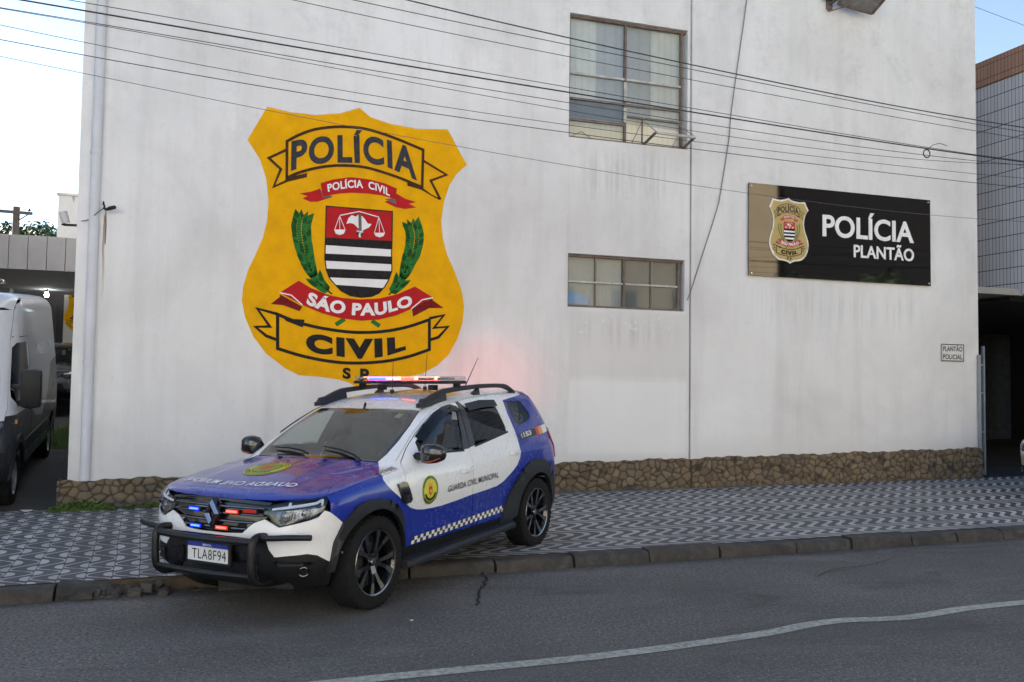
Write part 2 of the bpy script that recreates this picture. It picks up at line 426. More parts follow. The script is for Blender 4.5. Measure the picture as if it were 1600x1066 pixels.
def car_mats():
    mat('dark_lining', (.012, .012, .013), .8)
    mat('black_plastic', (.008, .0085, .0095), .5, bumps=.08, scale=30, spec=.3)
    mat('grey_plastic', (.017, .019, .023), .5, bumps=.08, scale=30, spec=.35)
    mat('gloss_black', (.008, .008, .010), .12, coat=.6)
    mat('chrome', (.62, .63, .66), .12, 1.0)
    mat('machined', (.24, .235, .225), .22, 1.0)
    mat('tyre_rubber', (.008, .008, .0085), .85, spec=.25, bumps=.3, scale=40)
    mat('brake_steel', (.12, .12, .12), .45, .8)
    mat('seat_cloth', (.03, .03, .034), .9, bumps=.2, scale=40)
    paint('paint_white', (.72, .73, .74), .26, .8, .5, .08)
    paint('paint_blue', (.0045, .0225, .27), .24, .55, .45, .06)
    mat('decal_white', (.75, .75, .74), .4); mat('decal_black', (.012, .012, .014), .4)
    mat('decal_yellow', (.56, .55, .035), .4); mat('decal_red', (.5, .05, .03), .4); mat('decal_orange', (.75, .30, .05), .4)
    mat('decal_green', (.20, .27, .03), .4)
    mat('reflector', (.16, .17, .185), .18, .9); mat('lamp_red', (.30, .008, .008), .15, coat=.5)
    mat('plate_white', (.62, .63, .64), .4); mat('plate_blue', (.01, .03, .30), .4)
    glass('windscreen_glass', (.84, .87, .85), 1.65, .01, .03); glass('tinted_glass', (.13, .14, .15), 1.5, .01); glass('side_glass', (.78, .81, .80), 1.55, .01)
    glass('lamp_glass', (.9, .92, .95), 1.5, .02); glass('smoke_plastic', (.16, .17, .18), 1.45, .1)
    emit('led_blue', (.012, .035, 1.0), 4); emit('led_red', (1.0, .022, .014), 4); emit('led_white', (.22, .34, 1.0), 1.2); emit('led_blue_edge', (.004, .012, 1.0), .30); emit('led_red_edge', (1.0, .008, .005), .30)
    emit('led_red_dim', (.6, .02, .012), .05)

def seam(pts): return [(p[0], p[2]) for p in onsurf(pts, 'top')]
def wheel(parent, x, side, rim_c):
    """tyre with its rim as a sub-part; the axle runs along Y"""
    M0 = Matrix.Translation((x, side * .78, .345)) @ Matrix.Rotation(R(-90) * side, 4, 'X')   # local +Z points outwards
    t = MB(); prof = [(.236, -.10), (.254, -.112), (.30, -.116), (.328, -.105), (.342, -.08), (.3455, -.03), (.3455, .03), (.342, .08), (.328, .105), (.30, .116), (.254, .112), (.238, .10)]
    t.lathe(prof, 64, 0, M0)
    for k in range(44):       # shoulder blocks of the tread
        a = 2 * math.pi * k / 44
        for hz in (-.088, .088):
            c = M0 @ Vector((.3385 * math.cos(a), .3385 * math.sin(a), hz)); rr = (M0.to_3x3() @ Matrix.Rotation(a, 3, 'Z'))
            t.box(c, (.012, .028, .03), 0, rr)
    w_ = t.build('wheel', MATS['tyre_rubber'], parent, smooth=30)
    r = MB(); r.lathe([(.243, .098), (.249, .104), (.244, .110), (.234, .106), (.217, .07), (.212, .0), (.21, -.09)], 64, 0, M0, [1, 1, 1, 0, 0, 0])
    r.lathe([(.0, -.02), (.212, -.03)], 40, 2, M0)
    r.lathe([(.05, .0), (.145, .0), (.145, .02), (.05, .02)], 40, 3, M0)       # brake disc
    for k in range(5):
        a0 = R(90 + 72 * k + (8 if side > 0 else -8))
        for s in (-1, 1):
            def P(rad, ang, h): return M0 @ Vector((rad * math.cos(ang), rad * math.sin(ang), h))
            ia, oa = a0 + s * R(9), a0 + s * R(17); wi, wo = R(15), R(5.2)
            q = []
            for rad, ang, hw, h in ((.035, a0 + s * R(16), R(26), .070), (.09, ia, R(8.5), .082), (.16, (ia + oa) / 2, R(5.6), .090), (.238, oa, R(5.6), .100)):
                q += [P(rad, ang - hw, h), P(rad, ang + hw, h), P(rad, ang + hw, h - .035), P(rad, ang - hw, h - .035)]
            for i in range(3):
                b = i * 4; face = 1 if (i > 0 and s * (1 if side > 0 else -1) > 0) or i == 2 else 0
                r.add(q[b:b + 8], [(0, 1, 5, 4)], face); r.add(q[b:b + 8], [(1, 2, 6, 5), (2, 3, 7, 6), (3, 0, 4, 7)], 0)
    r.lathe([(.0, .092), (.024, .090), (.030, .082), (.030, .06)], 20, 1, M0)
    for k in range(5):
        a = R(126 + 72 * k); r.lathe([(.0, .074), (.009, .072), (.009, .05)], 8, 0, M0 @ Matrix.Translation((.052 * math.cos(a), .052 * math.sin(a), 0)))
    r.build('rim', [MATS['gloss_black'], MATS['machined'], MATS['dark_lining'], MATS['brake_steel']], w_, smooth=30)
    return w_

# outlines in the side view (x forward, z up), metres; measured from the car's wheelbase and heights
WHITE_SIDE = [(1.02, 1.8), (1.02, 1.06), (1.10, 1.03), (1.20, .985), (1.235, .955), (1.215, .915), (1.16, .868), (1.07, .808), (.98, .745), (.896, .694), (.81, .668), (.72, .655), (.58, .648), (.43, .648), (.18, .662), (-.07, .682), (-.30, .692), (-.50, .706), (-.62, .737), (-.72, .781), (-.82, .826), (-.90, .868), (-.97, .93), (-1.005, .99), (-1.022, 1.065), (-1.02, 1.2), (-1.0, 1.35), (-1.02, 1.49), (-1.50, 1.535), (-1.55, 1.8)]
DOOR_F = [(.83, 1.106), (.90, 1.055), (.945, 1.01), (.968, .93), (.97, .865), (.935, .75), (.896, .665), (.865, .52), (.85, .375), (-.095, .385), (-.09, .56), (-.066, .69), (-.065, .88), (-.10, 1.09), (-.165, 1.50), (-.03, 1.50), (.1, 1.5), (.2, 1.5), (.30, 1.5), (.40, 1.5), (.50, 1.5), (.60, 1.4), (.70, 1.3), (.77, 1.2)]
WIN_F = [(.652, 1.190), (.68, 1.117), (.012, 1.085), (-.105, 1.432), (-.03, 1.450), (.11, 1.430), (.25, 1.386), (.46, 1.300)]
DOOR_R = [(-.165, 1.50), (-.10, 1.09), (-.065, .88), (-.066, .69), (-.09, .56), (-.095, .385), (-.65, .388), (-.665, .55), (-.725, .69), (-.82, .80), (-.90, .885), (-.965, .99), (-.99, 1.12), (-1.0, 1.25), (-1.0, 1.36), (-.985, 1.45), (-.955, 1.502), (-.85, 1.6), (-.7, 1.6), (-.5, 1.6), (-.33, 1.6)]
WIN_R = [(-.195, 1.108), (-.862, 1.192), (-.875, 1.25), (-.835, 1.455), (-.78, 1.472), (-.55, 1.470), (-.26, 1.446)]
WIN_Q = [(-1.035, 1.478), (-1.38, 1.474), (-1.43, 1.44), (-1.487, 1.34), (-1.478, 1.305), (-1.408, 1.275), (-1.115, 1.226), (-1.085, 1.25)]
CX, RXW, CZ = 1.345, -1.337, .345
def crease():
    out = []
    for x in [1.80, 1.72, 1.64, 1.56, 1.46, 1.36, 1.26, 1.16, 1.06, .98, .92, .86, .80, .74, .68, .62, .55, .48, .41, .34, .28, .22, .16, .08, -.05, -.2, -.4, -.6, -.8, -1.0, -1.2, -1.4, -1.52, -1.60, -1.66]:
        ys = np.linspace(.45, .90, 120); P = onsurf([(x, y) for y in ys], 'top'); n = gradn(P, body); k = np.where(n[:, 1] > .45)[0]
        out.append((x, ys[k[0]] if len(k) else .8))
    q = [p[1] for p in out]; q[0] = max(q[0], .80)
    return [(p[0], a) for p, a in zip(out, q)]
CREASE = []
HOODL = [(1.80, .80), (1.67, .737), (1.44, .697), (1.20, .662), (1.0, .652)]
WSL = [(1.0, .652), (.977, .655), (.909, .666), (.741, .662), (.539, .633), (.298, .573), (.302, .52), (.33, .36), (.352, .07)]
def under(poly, d=.010):
    P = onsurf(CREASE, 'top'); xs = P[::-1, 0]; z_ = P[::-1, 2]; return [(x, min(z, float(np.interp(x, xs, z_)) - d)) for x, z in poly]
def side_outline():
    o = seam(CREASE)
    o += [(-1.78, 1.42), (-1.90, 1.20), (-1.95, 1.05), (-1.99, .85), (-2.0, .62), (-1.95, .45), (-1.88, .33)]
    o += [(-1.757, .33)] + arc(RXW, CZ, .42, 178, 2) + [(-.90, .29), (.91, .29)] + arc(CX, CZ, .42, 178, 50) + [(1.654, .667), (1.70, .70), (1.76, .745), (1.81, .783)]
    return o
GR_TOP = .853
GRILLE = [(-.545, .842), (-.30, .850), (0, .853), (.30, .850), (.545, .842), (.585, .838), (.548, .79), (.545, .745), (.455, .716), (.40, .68), (.345, .640), (.15, .630), (-.15, .630), (-.345, .640), (-.40, .68), (-.455, .716), (-.545, .745), (-.548, .79), (-.585, .838)]
LAMP = [(.552, .787), (.605, .842), (.712, .862), (.82, .880), (.95, .893), (1.040, .899), (1.012, .85), (.985, .807), (.942, .761), (.88, .742), (.814, .727), (.661, .693), (.605, .722)]
def build_car(root, style):
    """style: 'patrol' for the marked car, or a dict of plain paint"""
    B = MATS['black_plastic']; G = MATS['grey_plastic']; pat = style == 'patrol'
    white = MATS['paint_white'] if pat else style['paint']; blue = MATS['paint_blue'] if pat else style['paint']
    key = 'patrol' if pat else 'plain'
    if not pat and 'src' in style:                      # same shapes, other paint
        swap = {MATS['paint_white'].name: style['paint'], MATS['paint_blue'].name: style['paint']}
        skip = ('lettering', 'crest', 'light_bar', 'bull_bar', 'strobe', 'antenna', 'checker_band', 'number_strip', 'vent', 'rain_deflector', 'licence_plate', 'side_step')
        def cp(o, par):
            for ch in list(o.children):
                if ch.name.split('.')[0] in skip: continue
                c = ch.copy(); COL.objects.link(c); c.parent = par
                c.data = ch.data.copy()
                for i, m in enumerate(c.data.materials):
                    if m.name in swap: c.data.materials[i] = swap[m.name]
                cp(ch, c)
        cp(style['src'], root); return
    both = (False, True)
    global DOOR_F, DOOR_R
    if not CREASE: CREASE.extend(crease()); DOOR_F = under(DOOR_F); DOOR_R = under(DOOR_R)
    so_ = side_outline(); WS = [(WHITE_SIDE, 1)]
    sill = ([(.98, .384), (-.70, .386), (-.72, .2), (1.0, .2)], 2)
    base = panel_obj('body', [blue, white, B], root,
        [panel(so_, 'side', [DOOR_F, DOOR_R, WIN_Q], WS + [sill], .05, mirror=m, gap=.002) for m in both]
        + [panel(HOODL + WSL[1:-3] + [(.10, .565), (-.3, .572), (-.9, .570), (-1.45, .55), (-1.66, .53)] + list(reversed(CREASE[1:])), 'top', (), [([(1.0, .3), (1.0, .651), (1.10, .735), (1.21, .82), (1.23, 1.2), (-1.50, 1.2), (-1.50, .3)], 1)], .04, mirror=m, gap=0) for m in both]
        + [panel([(p[0], p[1]) for p in roof_outline()], 'top', (), [([(2, -2), (2, 2), (-1.50, 2), (-1.50, -2)], 1)], .08)])
    for m in both:
        s = -1 if m else 1
        d = panel_obj('door', [blue, white, MATS['gloss_black'], B], root, [panel(DOOR_F, 'side', [WIN_F], WS + [([(.03, 1.083), (-.22, 1.09), (-.30, 1.455), (-.11, 1.447)], 2), ([(.72, 1.113), (.0, 1.086), (.0, 1.066), (.76, 1.092)], 3), ([(.95, .384), (-.70, .386), (-.72, .2), (1.0, .2)], 3)], .05, mirror=m)])
        panel_obj('window', [MATS['side_glass']], d, [panel(WIN_F, 'side', step=.1, thick=.004, off=-.008, gap=-.006, mirror=m)], MATS['side_glass'])
        handle(d, .055, .905, m, white)
        d2 = panel_obj('door', [blue, white, MATS['gloss_black'], B], root, [panel(DOOR_R, 'side', [WIN_R], WS + [([(.0, 1.08), (-.195, 1.106), (-.262, 1.449), (-.11, 1.6)], 2), ([(-.19, 1.109), (-.88, 1.196), (-.88, 1.178), (-.19, 1.089)], 3), ([(.95, .384), (-.70, .386), (-.72, .2), (1.0, .2)], 3)], .05, mirror=m)])
        panel_obj('window', [MATS['tinted_glass']], d2, [panel(WIN_R, 'side', step=.1, thick=.004, off=-.008, gap=-.006, mirror=m)], MATS['tinted_glass'])
        handle(d2, -.86, .985, m, white)
        q = panel_obj('quarter_window', [MATS['tinted_glass'], MATS['gloss_black']], root, [panel(WIN_Q, 'side', (), [([(-.9, 1.6), (-1.16, 1.6), (-1.22, 1.2), (-.9, 1.1)], 1)], .1, .004, -.006, -.006, mirror=m)], MATS['tinted_glass'])
        # rain deflectors over the door glass
        if pat:
            panel_obj('rain_deflector', [MATS['smoke_plastic']], root, [panel([(.62, 1.228), (.46, 1.315), (.27, 1.400), (.11, 1.452), (-.03, 1.472), (-.115, 1.452), (-.105, 1.40), (.0, 1.415), (.12, 1.385), (.27, 1.325), (.44, 1.245), (.58, 1.18)], 'side', step=.08, thick=.003, off=.014, gap=0, mirror=m)], MATS['smoke_plastic'])
            panel_obj('rain_deflector', [G], root, [panel([(-.265, 1.472), (-.55, 1.497), (-.83, 1.492), (-.845, 1.432), (-.55, 1.428), (-.28, 1.408)], 'side', step=.08, thick=.003, off=.016, gap=0, mirror=m)])
        # wheel arch trims
        a1 = [(.955, .30), (.957, .42), (.985, .606), (1.04, .69), (1.112, .755), (1.21, .80), (1.325, .822), (1.46, .822), (1.57, .796), (1.69, .70), (1.765, .56), (1.80, .36)] + arc(CX, CZ, .402, 2, 176, 20)
        a2 = [(-.62, .31), (-.645, .45), (-.73, .585), (-.858, .715), (-1.01, .825), (-1.14, .873), (-1.275, .892), (-1.42, .882), (-1.55, .835), (-1.68, .735), (-1.79, .55), (-1.84, .34)] + arc(RXW, CZ, .408, 180, 4, 20)
        for a in (a1, a2): panel_obj('wheel_arch', [G], root, [panel(a, 'side', step=.06, thick=.045, off=.026, gap=0, mirror=m)], G)
        wheel(root, CX - .008, s, None); wheel(root, RXW, s, None)
        # headlight: black housing, chrome light signature, clear cover
        mlamp = [((-p[0] if m else p[0]), p[1]) for p in LAMP]; ms = -1 if m else 1
        h = panel_obj('headlight', [MATS['gloss_black']], root, [panel(mlamp, 'nose', step=.06, thick=.03, off=-.03, gap=.004)], MATS['gloss_black'])
        def pp(q): return [(ms * x, z) for x, z in q]
        sig = [pp([(.60, .818), (.725, .838), (.735, .862), (.752, .864), (.745, .842), (.93, .866), (.975, .884), (.992, .882), (.978, .838), (.965, .838), (.97, .868), (.935, .850), (.60, .804)])]
        panel_obj('light_signature', [MATS['led_white'] if not pat else MATS['drl']], h, [panel(sg, 'nose', step=.06, thick=.01, off=-.012, gap=0) for sg in sig])
        panel_obj('reflector', [MATS['reflector'], MATS['gloss_black']], h, [panel(pp([(.64, .795), (.73, .808), (.77, .735), (.665, .71), (.625, .735)]), 'nose', step=.05, thick=.01, off=-.018, gap=0), panel(pp([(.76, .812), (.91, .838), (.95, .80), (.925, .765), (.80, .738)]), 'nose', step=.05, thick=.01, off=-.018, gap=0)])
        for (cs, cz, rr) in ((.70, .765, .03), (.855, .79, .032)):
            pj = onsurf([(ms * cs, cz)], 'nose')[0]; pn = gradn(pj[None], body)[0]
            mb = MB(); ax = Vector(pn).to_track_quat('Z', 'Y').to_matrix().to_4x4()
            mb.lathe([(0, .012), (rr * .6, .010), (rr, -.002), (rr * 1.15, -.004), (rr * 1.15, -.02)], 20, 0, Matrix.Translation(Vector(pj) - Vector(pn) * .012) @ ax)
            mb.build('lens', MATS['lamp_lens'], h)
        panel_obj('lamp_cover', [MATS['lamp_glass']], h, [panel(mlamp, 'nose', step=.06, thick=.003, off=.002, gap=.003)], MATS['lamp_glass'])
        # tail light
        panel_obj('tail_light', [MATS['lamp_red']], root, [panel([(-1.80, 1.17), (-1.90, 1.16), (-1.945, 1.0), (-1.965, .84), (-1.88, .86), (-1.85, 1.0)], 'side', step=.06, thick=.02, off=.012, gap=0, mirror=m)])
        # mirrors
        mb = MB()
        shell = []
        for (yy, x0, x1, z0, z1) in ((.885, .68, .74, 1.045, 1.13), (.92, .675, .80, 1.03, 1.185), (.98, .672, .815, 1.03, 1.20), (1.04, .672, .805, 1.038, 1.19), (1.085, .675, .775, 1.06, 1.165), (1.10, .69, .74, 1.085, 1.14)):
            cxm, czm, hx, hz = (x0 + x1) / 2, (z0 + z1) / 2, (x1 - x0) / 2, (z1 - z0) / 2
            shell.append([(cxm + hx * (abs(math.cos(t_)) ** .6) * (1 if math.cos(t_) > 0 else -1), s * yy, czm + hz * (abs(math.sin(t_)) ** .6) * (1 if math.sin(t_) > 0 else -1)) for t_ in [2 * math.pi * k / 16 for k in range(16)]])
        vs = [p for r_2 in shell for p in r_2]; fs = [(i * 16 + k, i * 16 + (k + 1) % 16, (i + 1) * 16 + (k + 1) % 16, (i + 1) * 16 + k) for i in range(len(shell) - 1) for k in range(16)]
        fs += [tuple(range(16)), tuple((len(shell) - 1) * 16 + k for k in range(16))]
        mb.add(vs, fs); mr = mb.build('wing_mirror', MATS['gloss_black'], root, smooth=50)
        mb = MB(); mb.bar((.72, s * .80, 1.085), (.73, s * .90, 1.07), .07, .035); mb.build('mirror_arm', B, mr, bevel=.008)
        mb = MB(); mb.tube([(.70, s * .905, 1.055), (.775, s * .93, 1.047), (.81, s * .985, 1.05), (.80, s * 1.04, 1.06), (.765, s * 1.085, 1.085)], .007, 6); mb.build('mirror_trim', MATS['mirror_orange'] if pat else B, mr)
        mb = MB(); mb.add([(.669, s * .93, 1.055), (.669, s * 1.06, 1.06), (.669, s * 1.06, 1.165), (.669, s * .93, 1.165)], [(0, 1, 2, 3)]); mb.build('mirror_glass', MATS['chrome'], mr)
        # fender ornament
        if pat: 
            vn = panel_obj('vent', [MATS['gloss_black']], root, [panel([(1.085, .900), (1.0, .912), (.965, .895), (.935, .835), (.905, .765), (.925, .742), (.99, .738), (1.02, .755), (1.055, .83)], 'side', step=.04, thick=.03, off=.022, gap=0, mirror=m)])
            panel_obj('vent_lens', [MATS['reflector']], vn, [panel([(.99, .80), (.945, .805), (.925, .765), (.945, .752), (.985, .75)], 'side', step=.03, thick=.01, off=.027, gap=0, mirror=m)])
        # roof rail
        mb = MB(); rp = [(.335, .575, 1.484), (.20, .578, 1.522), (.02, .58, 1.578), (-.13, .582, 1.603), (-.64, .582, 1.632), (-1.10, .578, 1.634), (-1.27, .574, 1.612), (-1.42, .568, 1.562)]
        rw = [(.05, .02), (.055, .050), (.052, .050), (.048, .046), (.044, .042), (.044, .042), (.05, .046), (.05, .03)]
        ring = [];
        sp = spline(rp, 4); sw = spline(rw, 4)
        for p, (a, b) in zip(sp, sw): ring += [(p[0], s * (p[1] + a / 2 * cx_), p[2] + b / 2 * cz_) for cx_, cz_ in ((-1, -.6), (-.6, -1), (.6, -1), (1, -.6), (1, .6), (.6, 1), (-.6, 1), (-1, .6))]
        nS = len(sp); mb.add(ring, [(i * 8 + k, i * 8 + (k + 1) % 8, (i + 1) * 8 + (k + 1) % 8, (i + 1) * 8 + k) for i in range(nS - 1) for k in range(8)] + [tuple(range(8)), tuple((nS - 1) * 8 + k for k in range(8))])
        for (x0, x1, zt) in ((.34, -.10, 1.585), (-.56, -.70, 1.62), (-1.06, -1.42, 1.58)):
            mb.add([(x0, s * .60, 1.46), (x0, s * .552, 1.46), (x1, s * .552, 1.48), (x1, s * .60, 1.48), (x0 - .06 if x0 > 0 else x0 - .02, s * .595, zt - .05), (x0 - .06 if x0 > 0 else x0 - .02, s * .557, zt - .05), (x1 + .02, s * .557, zt), (x1 + .02, s * .595, zt)], [(0, 1, 5, 4), (1, 2, 6, 5), (2, 3, 7, 6), (3, 0, 4, 7), (4, 5, 6, 7)])
        mb.build('roof_rail', G, root, smooth=40)
        # side step
        if pat:
            mb = MB(); ns = []
            prof = [(.80, -.02), (.93, -.035), (.985, -.015), (.99, .015), (.96, .032), (.80, .03)]
            for (x, z, k) in ((1.0, .262, .75), (.955, .270, 1), (.3, .287, 1), (-.3, .302, 1), (-.70, .314, 1), (-.76, .316, .75)): ns += [(x, s * (.80 + (a - .80) * k), z + b) for a, b in prof]
            mb.add(ns, [(i * 6 + k, i * 6 + (k + 1) % 6, (i + 1) * 6 + (k + 1) % 6, (i + 1) * 6 + k) for i in range(5) for k in range(6)] + [tuple(range(6)), tuple(30 + k for k in range(6))])
            for x in (.6, -.4): mb.bar((x, s * .6, .30), (x, s * .9, .285), .06, .04)
            mb.build('side_step', G, root, smooth=40, bevel=.004)
    # bonnet, windscreen and its frame, tailgate, bumpers
    ho = [(p[0], p[1]) for p in [(2.058, 0.0), (2.055, .18), (2.038, .36), (2.010, .50), (1.964, .63), (1.895, .735), (1.80, .80), (1.67, .737), (1.44, .697), (1.20, .662), (1.012, .650), (1.045, .45), (1.075, .28), (1.095, 0)]]
    hood = ho + [(x, -y) for x, y in reversed(ho[1:-1])]
    bon = panel_obj('bonnet', [blue, white], root, [panel(hood, 'top', step=.05, gap=.003)])
    for sy in (-.24, .24):
        mb = MB(); c = onsurf([(1.16, sy)], 'top')[0]; mb.box(c + np.array([0, 0, .006]), (.03, .025, .014)); mb.build('washer_nozzle', B, bon, bevel=.003)
    wl_ = [(1.082, 0), (1.062, .28), (1.032, .45), (1.0, .645), (.977, .648), (.909, .659), (.741, .655), (.539, .626), (.306, .567), (.31, .52), (.338, .36), (.36, .07), (.36, 0)]
    wso = wl_ + [(x, -y) for x, y in reversed(wl_[1:-1])]
    fr = inset(wso, .05)
    ws = panel_obj('windscreen', [MATS['windscreen_glass'], MATS['gloss_black']], root, [panel(wso, 'top', (), [(wso, 1), (fr, 0)], .06, .004, -.004, .002)], MATS['windscreen_glass'])
    for y0 in (-.05, .50):
        mb = MB(); Pp = onsurf([(1.06, y0 + .02), (1.0, y0 - .10), (.96, y0 - .28), (.94, y0 - .46)], 'top') + np.array([0, 0, .018])
        mb.tube([tuple(p) for p in Pp], [.011, .009, .007, .005], 6); mb.build('wiper', B, ws)
    mb = MB(); P4 = onsurf([(.38, .46), (.38, .40), (.45, .40), (.45, .46)], 'top') + np.array([0, 0, -.012])
    mb.add(P4, [(0, 1, 2, 3)]); mb.build('sticker', MATS['decal_green'], ws, smooth=0)
    # rear: tailgate with its glass, bumper
    rr_ = [(-1.66, .53)]; s3 = [(p[1], p[2]) for p in onsurf([(-1.78, 1.42), (-1.90, 1.20), (-1.95, 1.05), (-1.99, .85), (-2.0, .62)], 'side')]
    top3 = [(p[1], p[2]) for p in onsurf([(-1.66, .53), (-1.70, .3), (-1.71, 0)], 'top')]
    half = [top3[2], top3[1], top3[0]] + s3
    tg = half + [(0.0, .60)] + [(-y, z) for y, z in reversed(half[1:])]
    gl_ = [(-.50, 1.45), (.50, 1.45), (.58, 1.14), (-.58, 1.14)]
    tgo = panel_obj('tailgate', [blue, white], root, [panel(tg, 'rear', [gl_], step=.08)])
    panel_obj('rear_window', [MATS['side_glass'] if pat else MATS['tinted_glass']], tgo, [panel(gl_, 'rear', step=.12, thick=.004, off=-.006, gap=-.006)], MATS['side_glass'])
    s4 = [(p[1], p[2]) for p in onsurf([(-2.0, .62), (-1.95, .45), (-1.88, .33)], 'side')]
    rb = s4 + [(-y, z) for y, z in reversed(s4)]
    panel_obj('rear_bumper', [white if not pat else blue, B], root, [panel(rb, 'rear', (), [([(-2, .5), (2, .5), (2, 0), (-2, 0)], 1)], .08)])
    # front bumper wraps round the nose; black lower part
    gapz = [np.arctan2(p[1], p[0] - 1.3) for p in onsurf([(1.81, .783), (1.76, .745), (1.70, .70), (1.654, .667), (1.69, .60), (1.74, .50), (1.755, .36), (1.74, .26)], 'side')]
    bo_r = list(zip(gapz, [.783, .745, .70, .667, .60, .50, .36, .26]))
    lamp_low = [(.985, .800), (.942, .757), (.88, .738), (.814, .723), (.661, .689), (.600, .718), (.548, .741)]
    hb = [(.455, .712), (.40, .676), (.345, .636), (.15, .626)]
    nose_r = [(0, .23), (.4, .23), (.8, .24), (1.05, .25)] + list(reversed(bo_r)) + lamp_low + hb
    bump_o = nose_r + [(-s, z) for s, z in reversed(nose_r[1:])]
    lowp = [(-1.5, .1), (1.5, .1), (1.5, .40), (1.067, .41), (.99, .455), (.936, .487), (.864, .503), (.72, .492), (.63, .480), (.585, .53), (.56, .596), (.30, .604), (0, .606)]
    lowp = lowp + [(-s, z) for s, z in reversed(lowp[3:-1])] + [(-1.5, .40)]
    bmp = panel_obj('front_bumper', [white, B], root, [panel(bump_o, 'nose', (), [(lowp, 1)], .05, gap=.002)])
    ins_ = [(-.48, .30), (.48, .30), (.50, .50), (-.50, .50)]
    panel_obj('lower_grille', [MATS['gloss_black']], bmp, [panel(ins_, 'nose', step=.08, thick=.01, off=.006, gap=0)])
    for s in (-1, 1):
        pj = onsurf([(s * .84, .385)], 'nose')[0]; pn = gradn(pj[None], body)[0]; mb = MB()
        mb.lathe([(0, .01), (.028, .012), (.034, .008), (.04, .012), (.042, -.02)], 20, 0, Matrix.Translation(Vector(pj)) @ Vector(pn).to_track_quat('Z', 'Y').to_matrix().to_4x4(), [0, 0, 1, 1])
        mb.build('fog_lamp', [MATS['gloss_black'], MATS['gloss_black']], bmp)
        panel_obj('bumper_trim', [MATS['black_plastic']], bmp, [panel([(s * .63, .455), (s * .98, .44), (s * .99, .40), (s * .70, .33)], 'nose', step=.06, thick=.01, off=.008, gap=0)])
        pj = onsurf([(1.66, .47)], 'side')[0]
        mb = MB(); mb.lathe([(0, .004), (.012, .0), (.012, -.01)], 12, 0, Matrix.Translation((pj[0] + .05, s * (pj[1] + .032), pj[2] + .01)) @ Matrix.Rotation(R(-90) * s, 4, 'X')); mb.build('side_sensor', MATS['reflector'], bmp)
    # grille
    g = panel_obj('grille', [MATS['gloss_black']], root, [panel(GRILLE, 'nose', step=.06, thick=.02, off=-.035, gap=0)], MATS['gloss_black'])
    for z0, w0 in ((.812, .535), (.762, .53), (.708, .44), (.662, .37)):
        mb = MB(); pts = onsurf([(s, z0) for s in np.linspace(-w0, w0, 15)], 'nose'); nn = gradn(pts, body); pts = pts - nn * .012
        mb.tube([tuple(q) for q in pts], .0085, 8)
        mb.build('grille_slat', [MATS['dark_chrome'], MATS['gloss_black']], g)
    panel_obj('grille_surround', [MATS['gloss_black']], g, [panel([(-.585, .838), (-.3, .85), (0, .853), (.3, .85), (.585, .838), (.60, .855), (.3, .868), (0, .87), (-.3, .868), (-.60, .855)], 'nose', step=.06, thick=.02, off=-.006, gap=0)])
    # maker's emblem: an open chrome diamond standing on the grille
    mb = MB(); c0 = Vector((2.115, .0, .757)); ou = [(0, .100), (.073, 0), (0, -.100), (-.073, 0)]; inn = [(0, .050), (.030, 0), (0, -.050), (-.030, 0)]
    def E3(u, v, d): return c0 + Vector((d - .10 * v * 0.25, u, v))
    for i in range(4):
        j = (i + 1) % 4; mo = [(ou[k][0] * .5 + inn[k][0] * .5, ou[k][1] * .5 + inn[k][1] * .5) for k in (i, j)]
        o1, o2, i1, i2 = ou[i], ou[j], inn[i], inn[j]
        mb.add([E3(*o1, .0), E3(*o2, .0), E3(*mo[0], .022), E3(*mo[1], .022), E3(*i1, 0), E3(*i2, 0), E3(*o1, -.03), E3(*o2, -.03)], [(0, 1, 3, 2), (2, 3, 5, 4), (6, 7, 1, 0)])
    mb.build('emblem', MATS['chrome'], g, smooth=0)
    mb = MB(); mb.prism([(0, .112), (.083, 0), (0, -.112), (-.083, 0)], lambda u, v, d: c0 + Vector((d, u, v)), -.05, -.012); mb.build('emblem_base', MATS['gloss_black'], g, smooth=0)
    # underside and cabin
    mb = MB(); mb.box((0.0, 0, .36), (3.9, 1.20, .26)); mb.box((.05, 0, .42), (2.0, 1.62, .16)); mb.box((-1.2, 0, .68), (1.3, 1.25, .3)); mb.box((1.25, 0, .6), (.9, 1.0, .4)); mb.build('underbody', MATS['dark_lining'], root, bevel=.03)
    mb = MB(); mb.add([(.98, .66, 1.02), (.98, -.66, 1.02), (.55, -.74, .98), (.55, .74, .98), (.52, .74, .70), (.52, -.74, .70)], [(0, 1, 2, 3), (3, 2, 5, 4)]); mb.box((.62, 0, .99), (.2, .5, .08)); mb.build('dashboard', MATS['seat_cloth'], root, bevel=.02)
    mb = MB(); tor = [Vector((.40 + .06 * math.sin(a) * .4, .36 + .185 * math.cos(a), .98 + .17 * math.sin(a))) for a in [2 * math.pi * k / 20 for k in range(21)]]
    mb.tube(tor, .014, 6); mb.bar((.42, .19, .98), (.42, .53, .98), .02, .035); mb.bar((.42, .36, .98), (.56, .36, .93), .05, .05); mb.build('steering_wheel', B, root)
    for (x, y, wv) in ((.02, .37, .50), (.02, -.37, .50), (-.80, 0, 1.25)):
        mb = MB(); mb.box((x + .05, y, .66), (.50, wv, .16)); rt = Matrix.Rotation(R(-14), 3, 'Y'); mb.box((x - .24, y, .97), (.14, wv * .95, .62), 0, rt)
        for hy in ((0,) if wv < 1 else (-.4, .4)): mb.box((x - .33, y + hy, 1.33), (.09, .25, .17), 0, rt)
        mb.build('seat', MATS['seat_cloth'], root, bevel=.035)
    mb = MB(); mb.box((.36, 0, 1.40), (.03, .20, .06)); mb.bar((.36, 0, 1.42), (.33, 0, 1.50), .02, .02); mb.build('rear_view_mirror', B, root, bevel=.01)
    if pat: patrol_extras(root, bon)
